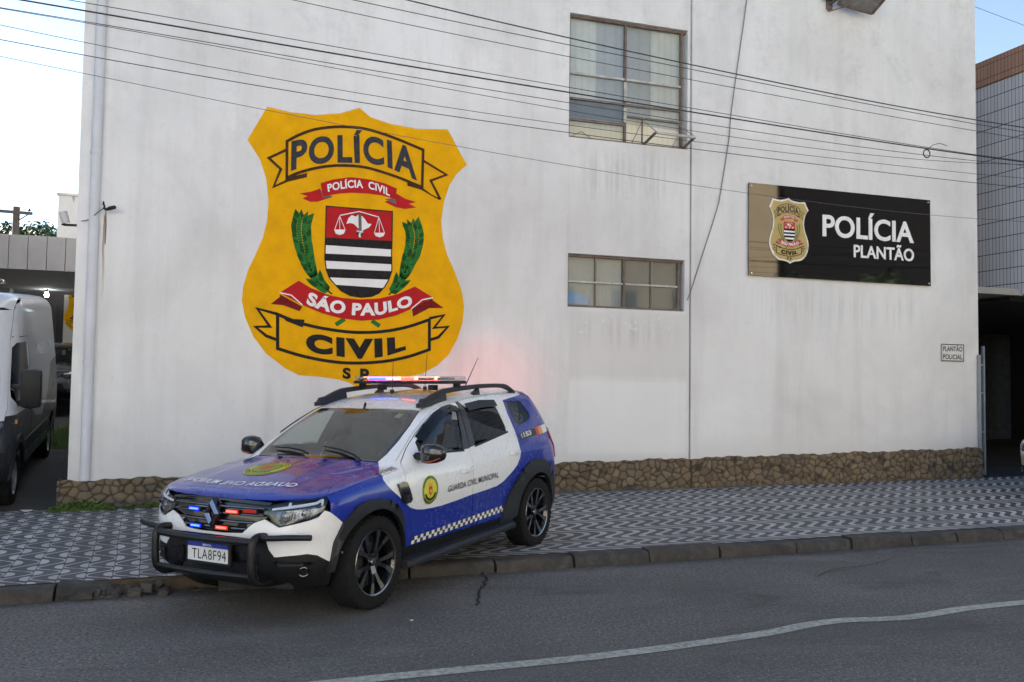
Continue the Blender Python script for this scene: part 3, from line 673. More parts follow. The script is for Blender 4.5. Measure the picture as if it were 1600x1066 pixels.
def roof_outline():
    a = [(.352, 0), (.352, .07), (.33, .36), (.302, .52), (.298, .573), (.10, .565), (-.3, .572), (-.9, .570), (-1.45, .55), (-1.66, .53), (-1.70, .3), (-1.71, 0)]
    return a + [(x, -y) for x, y in reversed(a[1:-1])]
def handle(par, x, z, m, paint):
    s = -1 if m else 1; P = onsurf([(x, z)], 'side')[0]; mb = MB()
    pts = [(x + .10, P[1] + .004, z), (x + .06, P[1] + .034, z + .004), (x - .06, P[1] + .036, z + .008), (x - .10, P[1] + .004, z + .010)]
    pts = [(a, s * b, c) for a, b, c in pts]
    for i in range(3): mb.bar(pts[i], pts[i + 1], .018, .032)
    mb.build('handle', paint, par, bevel=.006)
def patrol_extras(root, bon):
    B = MATS['black_plastic']; G = MATS['grey_plastic']
    # chequered bands, lettering, crests
    for m in (False, True):
        mb = MB(); n = 38; x0, x1 = .845, -.715
        for i in range(n):
            for j in range(2):
                a, b = x0 + (x1 - x0) * i / n, x0 + (x1 - x0) * (i + 1) / n
                zb = lambda x: .390 + (.845 - x) / 1.56 * .058
                q = [(a, zb(a) + j * .029), (b, zb(b) + j * .029), (b, zb(b) + (j + 1) * .029), (a, zb(a) + (j + 1) * .029)]
                decal(mb, np.array(q), [(0, 1, 2), (0, 2, 3)], 'side', .0025, (i + j) % 2, mirror=m)
        mb.build('checker_band', [MATS['decal_white'], MATS['decal_black']], root, smooth=0, recalc=False)
        mb = MB()
        def T(s, xa, za, xb, zb_, h, bold=0, space=1.0, mi=0, off=.005):
            if m: xa, xb, za, zb_ = xb, xa, zb_, za
            v, f = text_to(s, xa, xb, za, zb_, h, bold, space); decal(mb, v, f, 'side', off, mi, mirror=m)
        T("GUARDA CIVIL MUNICIPAL", .362, .752, -.512, .786, .052, .01, 1.05)
        v, f = text_to("S-19-005", *((1.225, 1.005) if not m else (1.005, 1.225)), .838, .838, .052, .015)
        q = v.copy(); q[:, 1] = .838 - (v[:, 1] - .838); decal(mb, q, f, 'top', .006, mirror=m)
        mb.build('lettering', [MATS['decal_black']], root, smooth=0, recalc=False)
        mb = MB(); c = (.628, .803)
        for (rx, ry, mi, off) in ((.118, .118, 0, .0025), (.092, .092, 1, .0035)):
            v, f = disc2d(c[0], c[1], rx, ry); decal(mb, v, f, 'side', off, mi, mirror=m)
        for a0, a1, mi in ((200, 340, 2),):      # dark ribbon under the arms
            v = [(c[0] + r_q * math.cos(R(a)), c[1] + r_q * math.sin(R(a))) for a in np.linspace(a0, a1, 13) for r_q in (.066, .088)]
            f = [t_ for i in range(12) for t_ in ((2 * i, 2 * i + 1, 2 * i + 3), (2 * i, 2 * i + 3, 2 * i + 2))]
            decal(mb, np.array(v), f, 'side', .005, mi, mirror=m)
        sh = [(c[0] - .026, c[1] + .03), (c[0] + .026, c[1] + .03), (c[0] + .026, c[1] - .02), (c[0], c[1] - .05), (c[0] - .026, c[1] - .02)]
        decal(mb, np.array(sh), fill2d(sh), 'side', .005, 3, mirror=m)
        cr = [(c[0] - .03, c[1] + .034), (c[0] + .03, c[1] + .034), (c[0] + .034, c[1] + .06), (c[0] + .016, c[1] + .048), (c[0], c[1] + .066), (c[0] - .016, c[1] + .048), (c[0] - .034, c[1] + .06)]
        decal(mb, np.array(cr), fill2d(cr), 'side', .005, 4, mirror=m)
        v, f = disc2d(c[0], c[1] - .008, .012, .014, 14, 2); decal(mb, v, f, 'side', .0065, 1, mirror=m)
        sgn = 1 if m else -1                      # words round the rim, letter by letter
        for word, ac, st, up_ in (("GUARDA CIVIL", 90, 12.5, 1), ("MUNICIPAL", 270, 12.5, -1)):
            for i, ch in enumerate(word):
                if ch == ' ': continue
                th = R(ac + sgn * up_ * (i - (len(word) - 1) / 2) * st) if m else R(ac + up_ * (i - (len(word) - 1) / 2) * st)
                v, f = text2d(ch, .03); w_ = v[:, 0].max(); q = (v - np.array([w_ / 2, .5])) * .020; 
                lx = -q[:, 0] if not m else q[:, 0]
                er = np.array([math.cos(th), math.sin(th)]) ; up2 = er * up_; ri = np.array([up2[1], -up2[0]]) * (1 if m else 1)
                pos = np.array(c) + er * .104 + np.outer(q[:, 1], up2) + np.outer(q[:, 0], ri if m else -ri)
                decal(mb, pos, f, 'side', .005, 2, mirror=m)
        mb.build('crest', [MATS['decal_green'], MATS['decal_yellow'], MATS['decal_black'], MATS['decal_red'], MATS['decal_orange']], root, smooth=0, recalc=False)
        # dark strip with the number on the rear pillar
        ns = panel_obj('number_strip', [MATS['decal_black'], MATS['decal_red'], MATS['decal_orange'], MATS['decal_white']], root,
            [panel([(-1.072, 1.152), (-1.40, 1.180), (-1.60, 1.20), (-1.80, 1.212), (-1.80, 1.135), (-1.60, 1.118), (-1.40, 1.112), (-1.092, 1.092)], 'side', (), [([(-1.50, 1.3), (-1.58, 1.3), (-1.56, 1.0), (-1.48, 1.0)], 1), ([(-1.58, 1.3), (-1.66, 1.3), (-1.64, 1.0), (-1.56, 1.0)], 2), ([(-1.67, 1.3), (-1.9, 1.3), (-1.9, 1.0), (-1.65, 1.0)], 3)], .06, .004, .003, 0, mirror=m)])
        mb = MB()
        v, f = text_to("153", *((-1.17, -1.36) if not m else (-1.36, -1.17)), *((1.113, 1.128) if not m else (1.128, 1.113)), .045, .03); decal(mb, v, f, 'side', .006, 0, mirror=m)
        hs = [(-1.12, 1.108), (-1.137, 1.108), (-1.125, 1.13), (-1.137, 1.152), (-1.12, 1.150), (-1.108, 1.13)]
        decal(mb, np.array(hs), fill2d(hs), 'side', .006, 0, mirror=m)
        mb.build('lettering', [MATS['decal_white']], ns, smooth=0, recalc=False)
    # bonnet: yellow crest and mirror-written words
    mb = MB(); cx_, cy_ = 1.535, -.02
    for rx, mi, off in ((.180, 0, .003), (.168, 2, .004), (.160, 0, .005), (.118, 2, .006), (.110, 1, .007)):
        v, f = disc2d(cx_, cy_, rx, rx, 36, 5); decal(mb, v, f, 'top', off, mi)
    sh = [(cx_ - .05, cy_ - .045), (cx_ - .05, cy_ + .045), (cx_ + .03, cy_ + .045), (cx_ + .075, cy_), (cx_ + .03, cy_ - .045)]
    decal(mb, np.array(dens(sh, .05)), fill2d(dens(sh, .05)), 'top', .009, 3)
    for word, ac, up_ in (("GUARDA CIVIL", 180, 1), ("MUNICIPAL", 0, -1)):
        for i, ch in enumerate(word):
            if ch == ' ': continue
            th = R(ac - up_ * (i - (len(word) - 1) / 2) * 12.5); er = np.array([math.cos(th), math.sin(th)])
            v, f = text2d(ch, .03); q = (v - np.array([v[:, 0].max() / 2, .5])) * .032; up2 = er * up_; ri = np.array([up2[1], -up2[0]])
            decal(mb, np.array([cx_, cy_]) + er * .139 + np.outer(q[:, 1], up2) + np.outer(q[:, 0], ri), f, 'top', .009, 2)
    mb.build('crest', [MATS['decal_yellow'], MATS['decal_green'], MATS['decal_black'], MATS['decal_red']], bon, smooth=0, recalc=False)
    mb = MB(); v, f = text2d("GUARDA CIVIL MUNICIPAL", .012, 1.08); u = v[:, 0] / v[:, 0].max(); q = np.zeros_like(v)
    q[:, 1] = .500 - 1.150 * u; q[:, 0] = 1.800 + .125 * (1 - ((u - .52) / .52) ** 2) - v[:, 1] * .075 - (u - .5) * .03
    decal(mb, q, f, 'top', .004); mb.build('lettering', MATS['decal_white'], bon, smooth=0, recalc=False)
    # licence plate on a dark holder
    mb = MB(); mb.box((2.135, 0, .482), (.02, .45, .17)); pl = mb.build('licence_plate', B, root, bevel=.004)
    X = 2.149
    mb = MB(); mb.add([(X - .006, -.2, .417), (X - .006, .2, .417), (X, .2, .417), (X, -.2, .417), (X - .006, -.2, .517), (X - .006, .2, .517), (X, .2, .517), (X, -.2, .517)], [(3, 2, 6, 7), (0, 1, 2, 3), (4, 7, 6, 5), (0, 3, 7, 4), (1, 5, 6, 2)], 0)
    mb.add([(X - .006, -.2, .519), (X - .006, .2, .519), (X, .2, .519), (X, -.2, .519), (X - .006, -.2, .548), (X - .006, .2, .548), (X, .2, .548), (X, -.2, .548)], [(3, 2, 6, 7), (0, 1, 2, 3), (4, 7, 6, 5), (0, 3, 7, 4), (1, 5, 6, 2)], 1)
    mb.build('plate_face', [MATS['plate_white'], MATS['plate_blue']], pl, smooth=0)
    mb = MB()
    for s_, y0, y1, z0, h, b in (("TLA8F94", -.155, .185, .432, .070, .0), ("BRASIL", -.045, .045, .527, .013, .01)):
        v, f = text2d(s_, b, 1.08); u = v[:, 0] / v[:, 0].max(); mb.add([(X + .002, y0 + (y1 - y0) * a, z0 + h * c) for a, c in zip(u, v[:, 1])], [t_ for t_ in f], 0 if h > .02 else 1)
    mb.build('lettering', [MATS['decal_black'], MATS['decal_white']], pl, smooth=0, recalc=False)
    # strobes in the grille
    for y, z, mn in ((-.190, .775, 'led_blue'), (-.155, .657, 'led_blue'), (.185, .778, 'led_red'), (.100, .660, 'led_red'), (.345, .789, 'led_red_dim')):
        s0 = math.atan2(y, 2.08 - 1.3); P = onsurf([(s0, z)], 'nose')[0]; nrm = gradn(P[None], body)[0]; ang = math.atan2(nrm[1], nrm[0]); rt = Matrix.Rotation(ang, 3, 'Z')
        mb = MB(); mb.box(P - nrm * .004, (.03, .125, .030), 0, rt); st = mb.build('strobe', B, root, bevel=.004)
        mb = MB(); mb.box(P + nrm * .012, (.008, .115, .026), 0, rt); mb.build('strobe_lens', MATS[mn if 'dim' in mn else mn + '_edge'], st, bevel=.003)
        if 'dim' not in mn: mb = MB(); mb.box(P + nrm * .016, (.008, .094, .014), 0, rt); mb.build('lamp', MATS[mn], st, bevel=.003)
    # bull bar
    mb = MB()
    for s in (-1, 1):
        mb.tube(spline([(1.98, s * .475, .60), (2.10, s * .478, .628), (2.165, s * .48, .624), (2.198, s * .48, .585), (2.204, s * .48, .47), (2.20, s * .48, .39), (2.172, s * .478, .332), (2.09, s * .47, .300), (1.90, s * .46, .30)], 5), .027, 12)
        mb.tube(spline([(2.13, s * .48, .622), (2.13, s * .60, .630), (2.10, s * .74, .640), (2.05, s * (.88 if s > 0 else .80), .644)], 5), .021, 10)
    mb.tube(spline([(2.185, -.48, .600), (2.21, -.25, .598), (2.218, 0, .597), (2.21, .25, .598), (2.185, .48, .600)], 5), .026, 12)
    mb.tube(spline([(2.190, -.48, .362), (2.213, -.25, .360), (2.22, 0, .358), (2.213, .25, .360), (2.190, .48, .362)], 5), .019, 10)
    mb.build('bull_bar', MATS['bar_paint'], root, smooth=60)
    # light bar on the roof
    cx_ = -.335
    mb = MB(); 
    for s in (-1, 1):
        mb.box((cx_, s * .555, 1.640), (.06, .05, .07)); mb.box((cx_ + .02, s * .30, 1.625), (.07, .07, .05))
    def slab(b_, z0, z1, hw, ext, mi):
        o = [(-hw, -ext + .06), (-hw * .55, -ext), (hw * .55, -ext), (hw, -ext + .06), (hw, ext - .06), (hw * .55, ext), (-hw * .55, ext), (-hw, ext - .06)]
        b_.prism(o, lambda u, v, d: Vector((cx_ + u, v, d)), z0, z1, mi)
    slab(mb, 1.662, 1.690, .135, .615, 0)
    lb = mb.build('light_bar', B, root, bevel=.006)
    mb = MB(); slab(mb, 1.692, 1.735, .13, .61, 0); mb.build('lens_cover', MATS['bar_lens'], lb, bevel=.012)
    for y0, y1, mn in ((-.41, -.20, 'led_blue'), (-.19, -.07, 'led_white'), (-.02, .125, 'led_red')):
        mb = MB(); mb.box((cx_ + .085, (y0 + y1) / 2, 1.713), (.03, y1 - y0, .026)); mb.build('lamp', MATS[mn], lb, bevel=.003)
    for y0, y1 in ((-.56, -.44), (.16, .34), (.38, .56)):
        mb = MB(); mb.box((cx_ + .06, (y0 + y1) / 2, 1.713), (.03, y1 - y0, .024)); mb.build('lamp', MATS['reflector'], lb, bevel=.003)
    mb = MB(); mb.box((cx_ - .085, -.15, 1.713), (.03, .9, .026)); mb.build('lamp', MATS['led_red_rear'], lb, bevel=.003)
    la = bpy.data.lights.new('rear_beacon', 'SPOT'); la.energy = 52; la.color = (1, .05, .04); la.spot_size = R(27); la.spot_blend = 1.0; la.shadow_soft_size = .12
    lo_ = bpy.data.objects.new('rear_beacon', la); COL.objects.link(lo_); lo_.parent = lb; lo_.location = (cx_ - .2, -.25, 1.74)
    lo_.rotation_euler = Vector((.95, .30, .035)).to_track_quat('Z', 'Y').to_euler()
    # aerials
    for (x, y, z, tip, r0) in ((-.07, 0, 1.59, (-.09, .0, 1.90), .004), (-.62, 0, 1.61, (-.66, .0, 1.98), .004), (-1.38, 0, 1.61, (-1.66, .0, 1.93), .006)):
        mb = MB(); mb.tube([(x, y, z - .02), (x, y, z + .02)], .02, 10); mb.tube([(x, y, z), tip], [r0, r0 * .5], 5); mb.build('antenna', B, root)
# ------------------------------------------------------------------ painted shield: outlines in metres from its centre
MURAL = {
 'shield': [(-1.296, 1.938), (-0.983, 1.896), (-0.647, 1.895), (-0.306, 1.956), (-0.038, 2.065), (0.120, 1.948), (0.398, 1.883), (0.800, 1.850), (1.242, 1.892), (1.319, 1.770), (1.405, 1.615), (1.543, 1.399), (1.395, 1.255), (1.286, 1.075), (1.208, 0.833), (1.172, 0.548), (1.197, 0.308), (1.263, 0.071), (1.392, -0.204), (1.491, -0.441), (1.537, -0.681), (1.517, -0.923), (1.442, -1.167), (1.319, -1.390), (1.150, -1.553), (0.930, -1.675), (0.691, -1.722), (0.436, -1.750), (0.204, -1.831), (0.070, -1.909), (-0.104, -1.815), (-0.219, -1.779), (-0.483, -1.741), (-0.780, -1.723), (-0.966, -1.632), (-1.225, -1.432), (-1.392, -1.212), (-1.506, -0.955), (-1.555, -0.734), (-1.542, -0.547), (-1.488, -0.320), (-1.404, -0.128), (-1.303, 0.142), (-1.255, 0.373), (-1.244, 0.639), (-1.281, 0.940), (-1.367, 1.198), (-1.540, 1.458), (-1.444, 1.646)],
 'ban_top': [(-1.020, 1.487), (-0.868, 1.587), (-0.663, 1.686), (-0.436, 1.744), (-0.224, 1.772), (0.009, 1.775), (0.246, 1.739), (0.504, 1.673), (0.729, 1.603), (0.886, 1.553)],
 'ban_bot': [(-1.011, 0.976), (-0.872, 1.056), (-0.649, 1.142), (-0.423, 1.199), (-0.211, 1.224), (0.021, 1.226), (0.239, 1.192), (0.516, 1.125), (0.702, 1.067), (0.881, 1.008)],
 'ban_tailL': [(-1.021, 1.370), (-1.255, 1.232), (-1.092, 1.093), (-1.182, 0.841), (-1.006, 0.941), (-0.742, 1.032), (-0.738, 1.072), (-1.011, 0.985)],
 'ban_tailR': [(0.893, 1.395), (1.238, 1.221), (1.006, 1.116), (1.155, 0.852), (0.872, 0.989), (0.666, 1.031), (0.656, 1.086), (0.890, 1.031)],
 'pol_bot': [(-0.959, 1.079), (-0.737, 1.170), (-0.459, 1.237), (-0.212, 1.260), (0.056, 1.280), (0.329, 1.263), (0.551, 1.191), (0.805, 1.095)],
 'pol_top': [(-0.961, 1.493), (-0.747, 1.555), (-0.469, 1.619), (-0.221, 1.657), (0.047, 1.676), (0.321, 1.655), (0.543, 1.609), (0.777, 1.543)],
 'red1': [(-0.554, 0.945), (-0.384, 1.013), (-0.137, 1.066), (0.115, 1.057), (0.334, 1.021), (0.516, 0.959), (0.495, 0.804), (0.302, 0.844), (0.084, 0.853), (-0.131, 0.845), (-0.308, 0.818), (-0.518, 0.759)],
 'red1tailL': [(-0.556, 0.873), (-0.676, 0.818), (-0.839, 0.778), (-0.727, 0.751), (-0.795, 0.714), (-0.690, 0.674), (-0.586, 0.682), (-0.378, 0.771), (-0.519, 0.786)],
 'red1tailR': [(0.511, 0.889), (0.633, 0.825), (0.801, 0.786), (0.690, 0.755), (0.803, 0.709), (0.636, 0.674), (0.506, 0.689), (0.340, 0.755), (0.485, 0.813)],
 'fold1': [(-0.555, 0.846), (-0.381, 0.770), (-0.518, 0.741)],
 'fold1b': [(0.339, 0.792), (0.494, 0.823), (0.515, 0.732)],
 'pc_bot': [(-0.450, 0.831), (-0.292, 0.880), (-0.133, 0.912), (-0.008, 0.922), (0.191, 0.908), (0.415, 0.838)],
 'pc_top': [(-0.466, 0.934), (-0.312, 0.987), (-0.136, 1.022), (-0.010, 1.033), (0.207, 1.014), (0.413, 0.945)],
 'coat_red': [(-0.469, 0.630), (0.457, 0.624), (0.461, 0.204), (-0.469, 0.192)],
 'coat': [(-0.469, 0.192), (0.461, 0.204), (0.457, 0.036), (0.467, -0.220), (0.426, -0.351), (0.369, -0.456), (0.290, -0.549), (0.189, -0.599), (0.038, -0.619), (-0.113, -0.600), (-0.239, -0.540), (-0.328, -0.452), (-0.404, -0.368), (-0.448, -0.257), (-0.472, -0.095)],
 'stripes': [(-0.471, 0.086), (0.461, 0.080), (0.463, -0.020), (-0.468, -0.032), (-0.459, -0.132), (0.460, -0.131), (0.457, -0.228), (-0.453, -0.240), (-0.396, -0.362), (0.421, -0.351), (0.360, -0.474), (-0.325, -0.459)],
 'map': [(-0.186, 0.403), (-0.158, 0.486), (-0.114, 0.530), (-0.058, 0.514), (-0.019, 0.548), (0.038, 0.521), (0.076, 0.478), (0.111, 0.429), (0.167, 0.423), (0.130, 0.374), (0.067, 0.339), (0.030, 0.311), (-0.035, 0.363), (-0.086, 0.410), (-0.136, 0.417)],
 'beam': [(-0.276, 0.516), (-0.009, 0.589), (0.266, 0.530)],
 'panL': [(-0.353, 0.310), (-0.197, 0.321), (-0.220, 0.261), (-0.277, 0.237), (-0.332, 0.254)],
 'panR': [(0.202, 0.302), (0.358, 0.313), (0.336, 0.265), (0.285, 0.241), (0.226, 0.258)],
 'strL': [(-0.283, 0.510), (-0.346, 0.311), (-0.283, 0.510), (-0.204, 0.321), (-0.283, 0.510), (-0.276, 0.316)],
 'strR': [(0.266, 0.530), (0.207, 0.303), (0.266, 0.530), (0.350, 0.313), (0.266, 0.530), (0.279, 0.308)],
 'sword': [(-0.024, 0.555), (0.019, 0.558), (0.027, 0.316), (-0.013, 0.313)],
 'hilt': [(-0.044, 0.316), (0.047, 0.312), (0.048, 0.292), (-0.043, 0.293), (-0.008, 0.301), (0.017, 0.298), (0.019, 0.224), (-0.014, 0.227)],
 'laurL': [(-0.774, 0.474), (-0.799, 0.310), (-0.774, 0.111), (-0.716, -0.109), (-0.638, -0.305), (-0.537, -0.449), (-0.361, -0.591)],
 'laurR': [(0.739, 0.469), (0.784, 0.316), (0.767, 0.107), (0.705, -0.078), (0.644, -0.262), (0.557, -0.421), (0.431, -0.568)],
 'stemL': [(-0.180, -0.930), (-0.302, -1.015)],
 'stemR': [(0.197, -0.942), (0.312, -1.014)],
 'red2': [(-0.816, -0.426), (-0.657, -0.518), (-0.410, -0.606), (-0.212, -0.640), (0.013, -0.650), (0.291, -0.625), (0.546, -0.555), (0.804, -0.430), (1.070, -0.578), (0.758, -0.752), (0.553, -0.852), (0.298, -0.923), (0.045, -0.947), (-0.230, -0.925), (-0.502, -0.860), (-0.760, -0.758), (-1.063, -0.604)],
 'red2tL': [(-1.062, -0.660), (-1.178, -0.763), (-1.011, -0.774), (-0.794, -0.846), (-0.759, -0.783), (-1.063, -0.623)],
 'red2tR': [(1.071, -0.617), (1.233, -0.722), (1.020, -0.731), (0.786, -0.862), (0.763, -0.734), (1.057, -0.592)],
 'sp_bot': [(-0.712, -0.744), (-0.454, -0.833), (-0.207, -0.861), (-0.032, -0.875), (0.271, -0.863), (0.551, -0.781), (0.783, -0.707)],
 'sp_top': [(-0.668, -0.568), (-0.458, -0.651), (-0.211, -0.685), (-0.036, -0.703), (0.267, -0.685), (0.548, -0.622), (0.741, -0.546)],
 'civ_top': [(-1.084, -0.900), (-0.790, -1.007), (-0.448, -1.075), (-0.051, -1.112), (0.352, -1.089), (0.711, -1.011), (1.024, -0.897)],
 'civ_bot': [(-1.072, -1.365), (-0.754, -1.456), (-0.388, -1.522), (-0.042, -1.542), (0.361, -1.513), (0.720, -1.437), (1.032, -1.326)],
 'civtL': [(-1.098, -0.895), (-1.352, -0.832), (-1.181, -1.070), (-1.369, -1.081), (-1.225, -1.198), (-1.075, -1.250)],
 'civtR': [(1.023, -0.879), (1.235, -0.827), (1.092, -1.014), (1.299, -0.991), (1.161, -1.146), (1.034, -1.189)],
 'civl_bot': [(-0.695, -1.405), (-0.341, -1.441), (0.007, -1.478), (0.360, -1.445), (0.692, -1.340)],
 'civl_top': [(-0.702, -1.133), (-0.347, -1.179), (0.001, -1.201), (0.354, -1.183), (0.675, -1.140)],
 'sp2': [(-0.191, -1.757), (0.177, -1.795), (-0.194, -1.608), (0.174, -1.618)],
}
def strip(mb, pts, w, fn, d, mi, closed=False):
    P = [np.array(p, float) for p in pts]; n = len(P); Lh = []; Rh = []
    for i in range(n):
        a = P[i - 1] if (i > 0 or closed) else P[i]; c = P[(i + 1) % n] if (i < n - 1 or closed) else P[i]
        e1 = P[i] - a; e2 = c - P[i]
        e1 = e1 / (np.linalg.norm(e1) + 1e-9) if np.linalg.norm(e1) > 1e-9 else e2 / np.linalg.norm(e2); e2 = e2 / (np.linalg.norm(e2) + 1e-9) if np.linalg.norm(e2) > 1e-9 else e1
        n1 = np.array([-e1[1], e1[0]]); n2 = np.array([-e2[1], e2[0]]); m = n1 + n2; q = m @ m; m = m * (2 / q) if q > .4 else n1
        k = np.linalg.norm(m); m = m * (1.8 / k) if k > 1.8 else m
        Lh.append(P[i] + m * w / 2); Rh.append(P[i] - m * w / 2)
    vs = [fn(*p, d) for p in Lh] + [fn(*p, d) for p in Rh]
    mb.add(vs, [(i, n + i, n + (i + 1) % n, (i + 1) % n) for i in range(n if closed else n - 1)], mi)
def flat(mb, poly, fn, d, mi):
    mb.add([fn(u, v, d) for u, v in poly], fill2d(poly), mi)
def warp_text(mb, s, bot, top, fn, d, mi, bold=0.0, space=1.0, accent=None):
    v, f = text2d(s, bold, space); u = v[:, 0] / v[:, 0].max(); bot = np.array(bot); top = np.array(top)
    xb = bot[0, 0] + (bot[-1, 0] - bot[0, 0]) * u; xt = top[0, 0] + (top[-1, 0] - top[0, 0]) * u
    sb = np.array(spline([tuple(p) for p in bot], 6)); st = np.array(spline([tuple(p) for p in top], 6))
    zb = np.interp(xb, sb[:, 0], sb[:, 1]); zt = np.interp(xt, st[:, 0], st[:, 1]); h = np.where(v[:, 1] > 1, 1 + (v[:, 1] - 1) * .7, v[:, 1])
    mb.add([fn(a + (b - a) * q, c + (e - c) * q, d) for a, b, c, e, q in zip(xb, xt, zb, zt, h)], f, mi)
def badge(parent, name, fn, th, mats, detail=2, backing=False):
    """the shield; fn(u, v, depth) places artwork metres; th = layer step"""
    D = MURAL; gold, black, red, white, green, green2, brown, grey = mats[:8]
    mb = MB(); o = list(D['shield'])
    if backing:
        mb.prism([(u * 1.07, v * 1.055) for u, v in o], fn, 0, th * .8, 1); mb.prism(o, fn, th * .8, th, 0)
    else: mb.prism(o, fn, 0, th, 0)
    root = mb.build(name, [gold, backing if backing else gold, brown], parent, smooth=20)
    def sub(nm, fill, mm): 
        b = MB(); fill(b); return b.build(nm, mm, root, smooth=0, recalc=False)
    def banner_top(b):
        ring = spline(D['ban_top'], 4) + list(reversed(spline(D['ban_bot'], 4)))
        strip(b, ring, .040, fn, th * 2.6, 0, True)
        for k in ('ban_tailL', 'ban_tailR'): strip(b, D[k][:6] if detail > 1 else D[k], .036, fn, th * 2, 0)
        flat(b, D['ban_tailL'][4:8], fn, th * 2.2, 0); flat(b, D['ban_tailR'][4:8], fn, th * 2.2, 0)
    def banner_low(b):
        ring = spline(D['civ_top'], 4) + list(reversed(spline(D['civ_bot'], 4)))
        strip(b, ring, .044, fn, th * 2.6, 1, True)
        for k in ('civtL', 'civtR'): strip(b, D[k], .042, fn, th * 2, 1)
        a = D['civ_top'][0]; flat(b, [(a[0] + .02, a[1]), (a[0] + .16, a[1] - .055), (a[0] + .36, a[1] - .06), (a[0] + .34, a[1] - .17), (a[0] + .12, a[1] - .09)], fn, th * 3, 1)
    sub('banner', banner_top, [brown, black]); sub('banner', banner_low, [brown, black])
    def ribbon_top(b):
        flat(b, D['red1tailL'], fn, th * 1.6, 0); flat(b, D['red1tailR'], fn, th * 1.6, 0); flat(b, D['fold1'], fn, th * 2.2, 1); flat(b, D['fold1b'], fn, th * 2.2, 1)
        flat(b, D['red1'], fn, th * 2.6, 0)
    def ribbon_low(b):
        flat(b, D['red2tL'], fn, th * 1.6, 2); flat(b, D['red2tR'], fn, th * 1.6, 2); flat(b, D['red2'], fn, th * 3.2, 0)
        q = D['red2']
        for i, j in ((-1, -2), (8, 9)): strip(b, [q[i], ((q[i][0] + q[j][0]) / 2, (q[i][1] + q[j][1]) / 2 + .05), q[j]], .016, fn, th * 3.8, 3)
    for rb_ in (ribbon_top, ribbon_low): sub('ribbon', rb_, [red, grey, mats[8], white])
    def coat(b):
        flat(b, [(u, v) for u, v in D['coat']], fn, th * 1.6, 0); flat(b, D['coat_red'], fn, th * 1.8, 1)
        S = D['stripes']; flat(b, [S[0], S[1], S[2], S[3]], fn, th * 2.2, 2); flat(b, [S[4], S[5], S[6], S[7]], fn, th * 2.2, 2); flat(b, [S[8], S[9], S[10], S[11]], fn, th * 2.2, 2)
        strip(b, [D['coat_red'][3], D['coat_red'][0], D['coat_red'][1]] + list(D['coat'][1:]), .016, fn, th * 2.6, 0, True)
        flat(b, D['map'], fn, th * 2.4, 2); strip(b, D['beam'], .014, fn, th * 3, 2); flat(b, D['panL'], fn, th * 3, 2); flat(b, D['panR'], fn, th * 3, 2)
        if detail > 1:
            for k in ('strL', 'strR'):
                for i in (0, 2, 4): strip(b, D[k][i:i + 2], .008, fn, th * 3, 2)
        flat(b, D['sword'], fn, th * 3.4, 3); flat(b, D['hilt'], fn, th * 3.4, 2)
    sub('coat_of_arms', coat, [black, red, white, grey])
    def laurel(b, key, wd=.115):
        rr = random.Random(3)
        if True:
            sp = spline(D[key], 6); n = len(sp)
            cen = [np.array(p) for p in sp]
            for i in range(n):
                t_ = i / (n - 1); c = cen[i]; dr = cen[min(i + 1, n - 1)] - cen[max(i - 1, 0)]; dr = -dr / np.linalg.norm(dr); pr = np.array([-dr[1], dr[0]])
                w_ = wd * (math.sin(min(1, .25 + t_ * .9 + .1) * math.pi) ** .5 if t_ < .75 else max(.0, (1 - t_) / .3)) + .01
                if t_ > .93: continue
                for s in (-1, -.35, .35, 1):
                    if s in (-.35, .35) and detail < 2: continue
                    q = c + pr * w_ * s * .75; dd = dr + pr * s * .55; dd = dd / np.linalg.norm(dd); pp_ = np.array([-dd[1], dd[0]]); l_ = .075 + .02 * rr.random(); hw = .034
                    leaf = [q - dd * l_ * .55, q + pp_ * hw, q + dd * l_ * .3 + pp_ * hw * .7, q + dd * l_, q + dd * l_ * .3 - pp_ * hw * .7, q - pp_ * hw]
                    dz = th * (1.6 + .25 * ((i + int(s * 2)) % 4)); b.add([fn(*p, dz) for p in leaf], [(0, 1, 2, 3), (0, 3, 4, 5)], rr.choice((0, 0, 1)))
            strip(b, sp[-8:], .022, fn, th * 1.5, 1)
        strip(b, D['stem' + ('R' if key == 'laurL' else 'L')], .06, fn, th * 2, 0)
    for kq in ('laurL', 'laurR'): sub('laurel', lambda b: laurel(b, kq), [green, green2])
    for s_, lo, hi, dz, mi, bo, spc in (("POLÍCIA", 'pol_bot', 'pol_top', 3, 0, .035, 1.12), ("POLÍCIA  CIVIL", 'pc_bot', 'pc_top', 4, 1, .03, 1.05), ("SÁO PAULO", 'sp_bot', 'sp_top', 4.4, 1, .045, 1.05), ("CIVIL", 'civl_bot', 'civl_top', 3, 2, .07, 1.25), ("S  P", None, None, 3, 2, .05, 1.0)):
        A, B_ = (D[lo], D[hi]) if lo else (D['sp2'][:2], D['sp2'][2:])
        sub('lettering', lambda b: warp_text(b, s_, A, B_, fn, th * dz, mi, bo, spc), [mats[9], white, black])
    return root
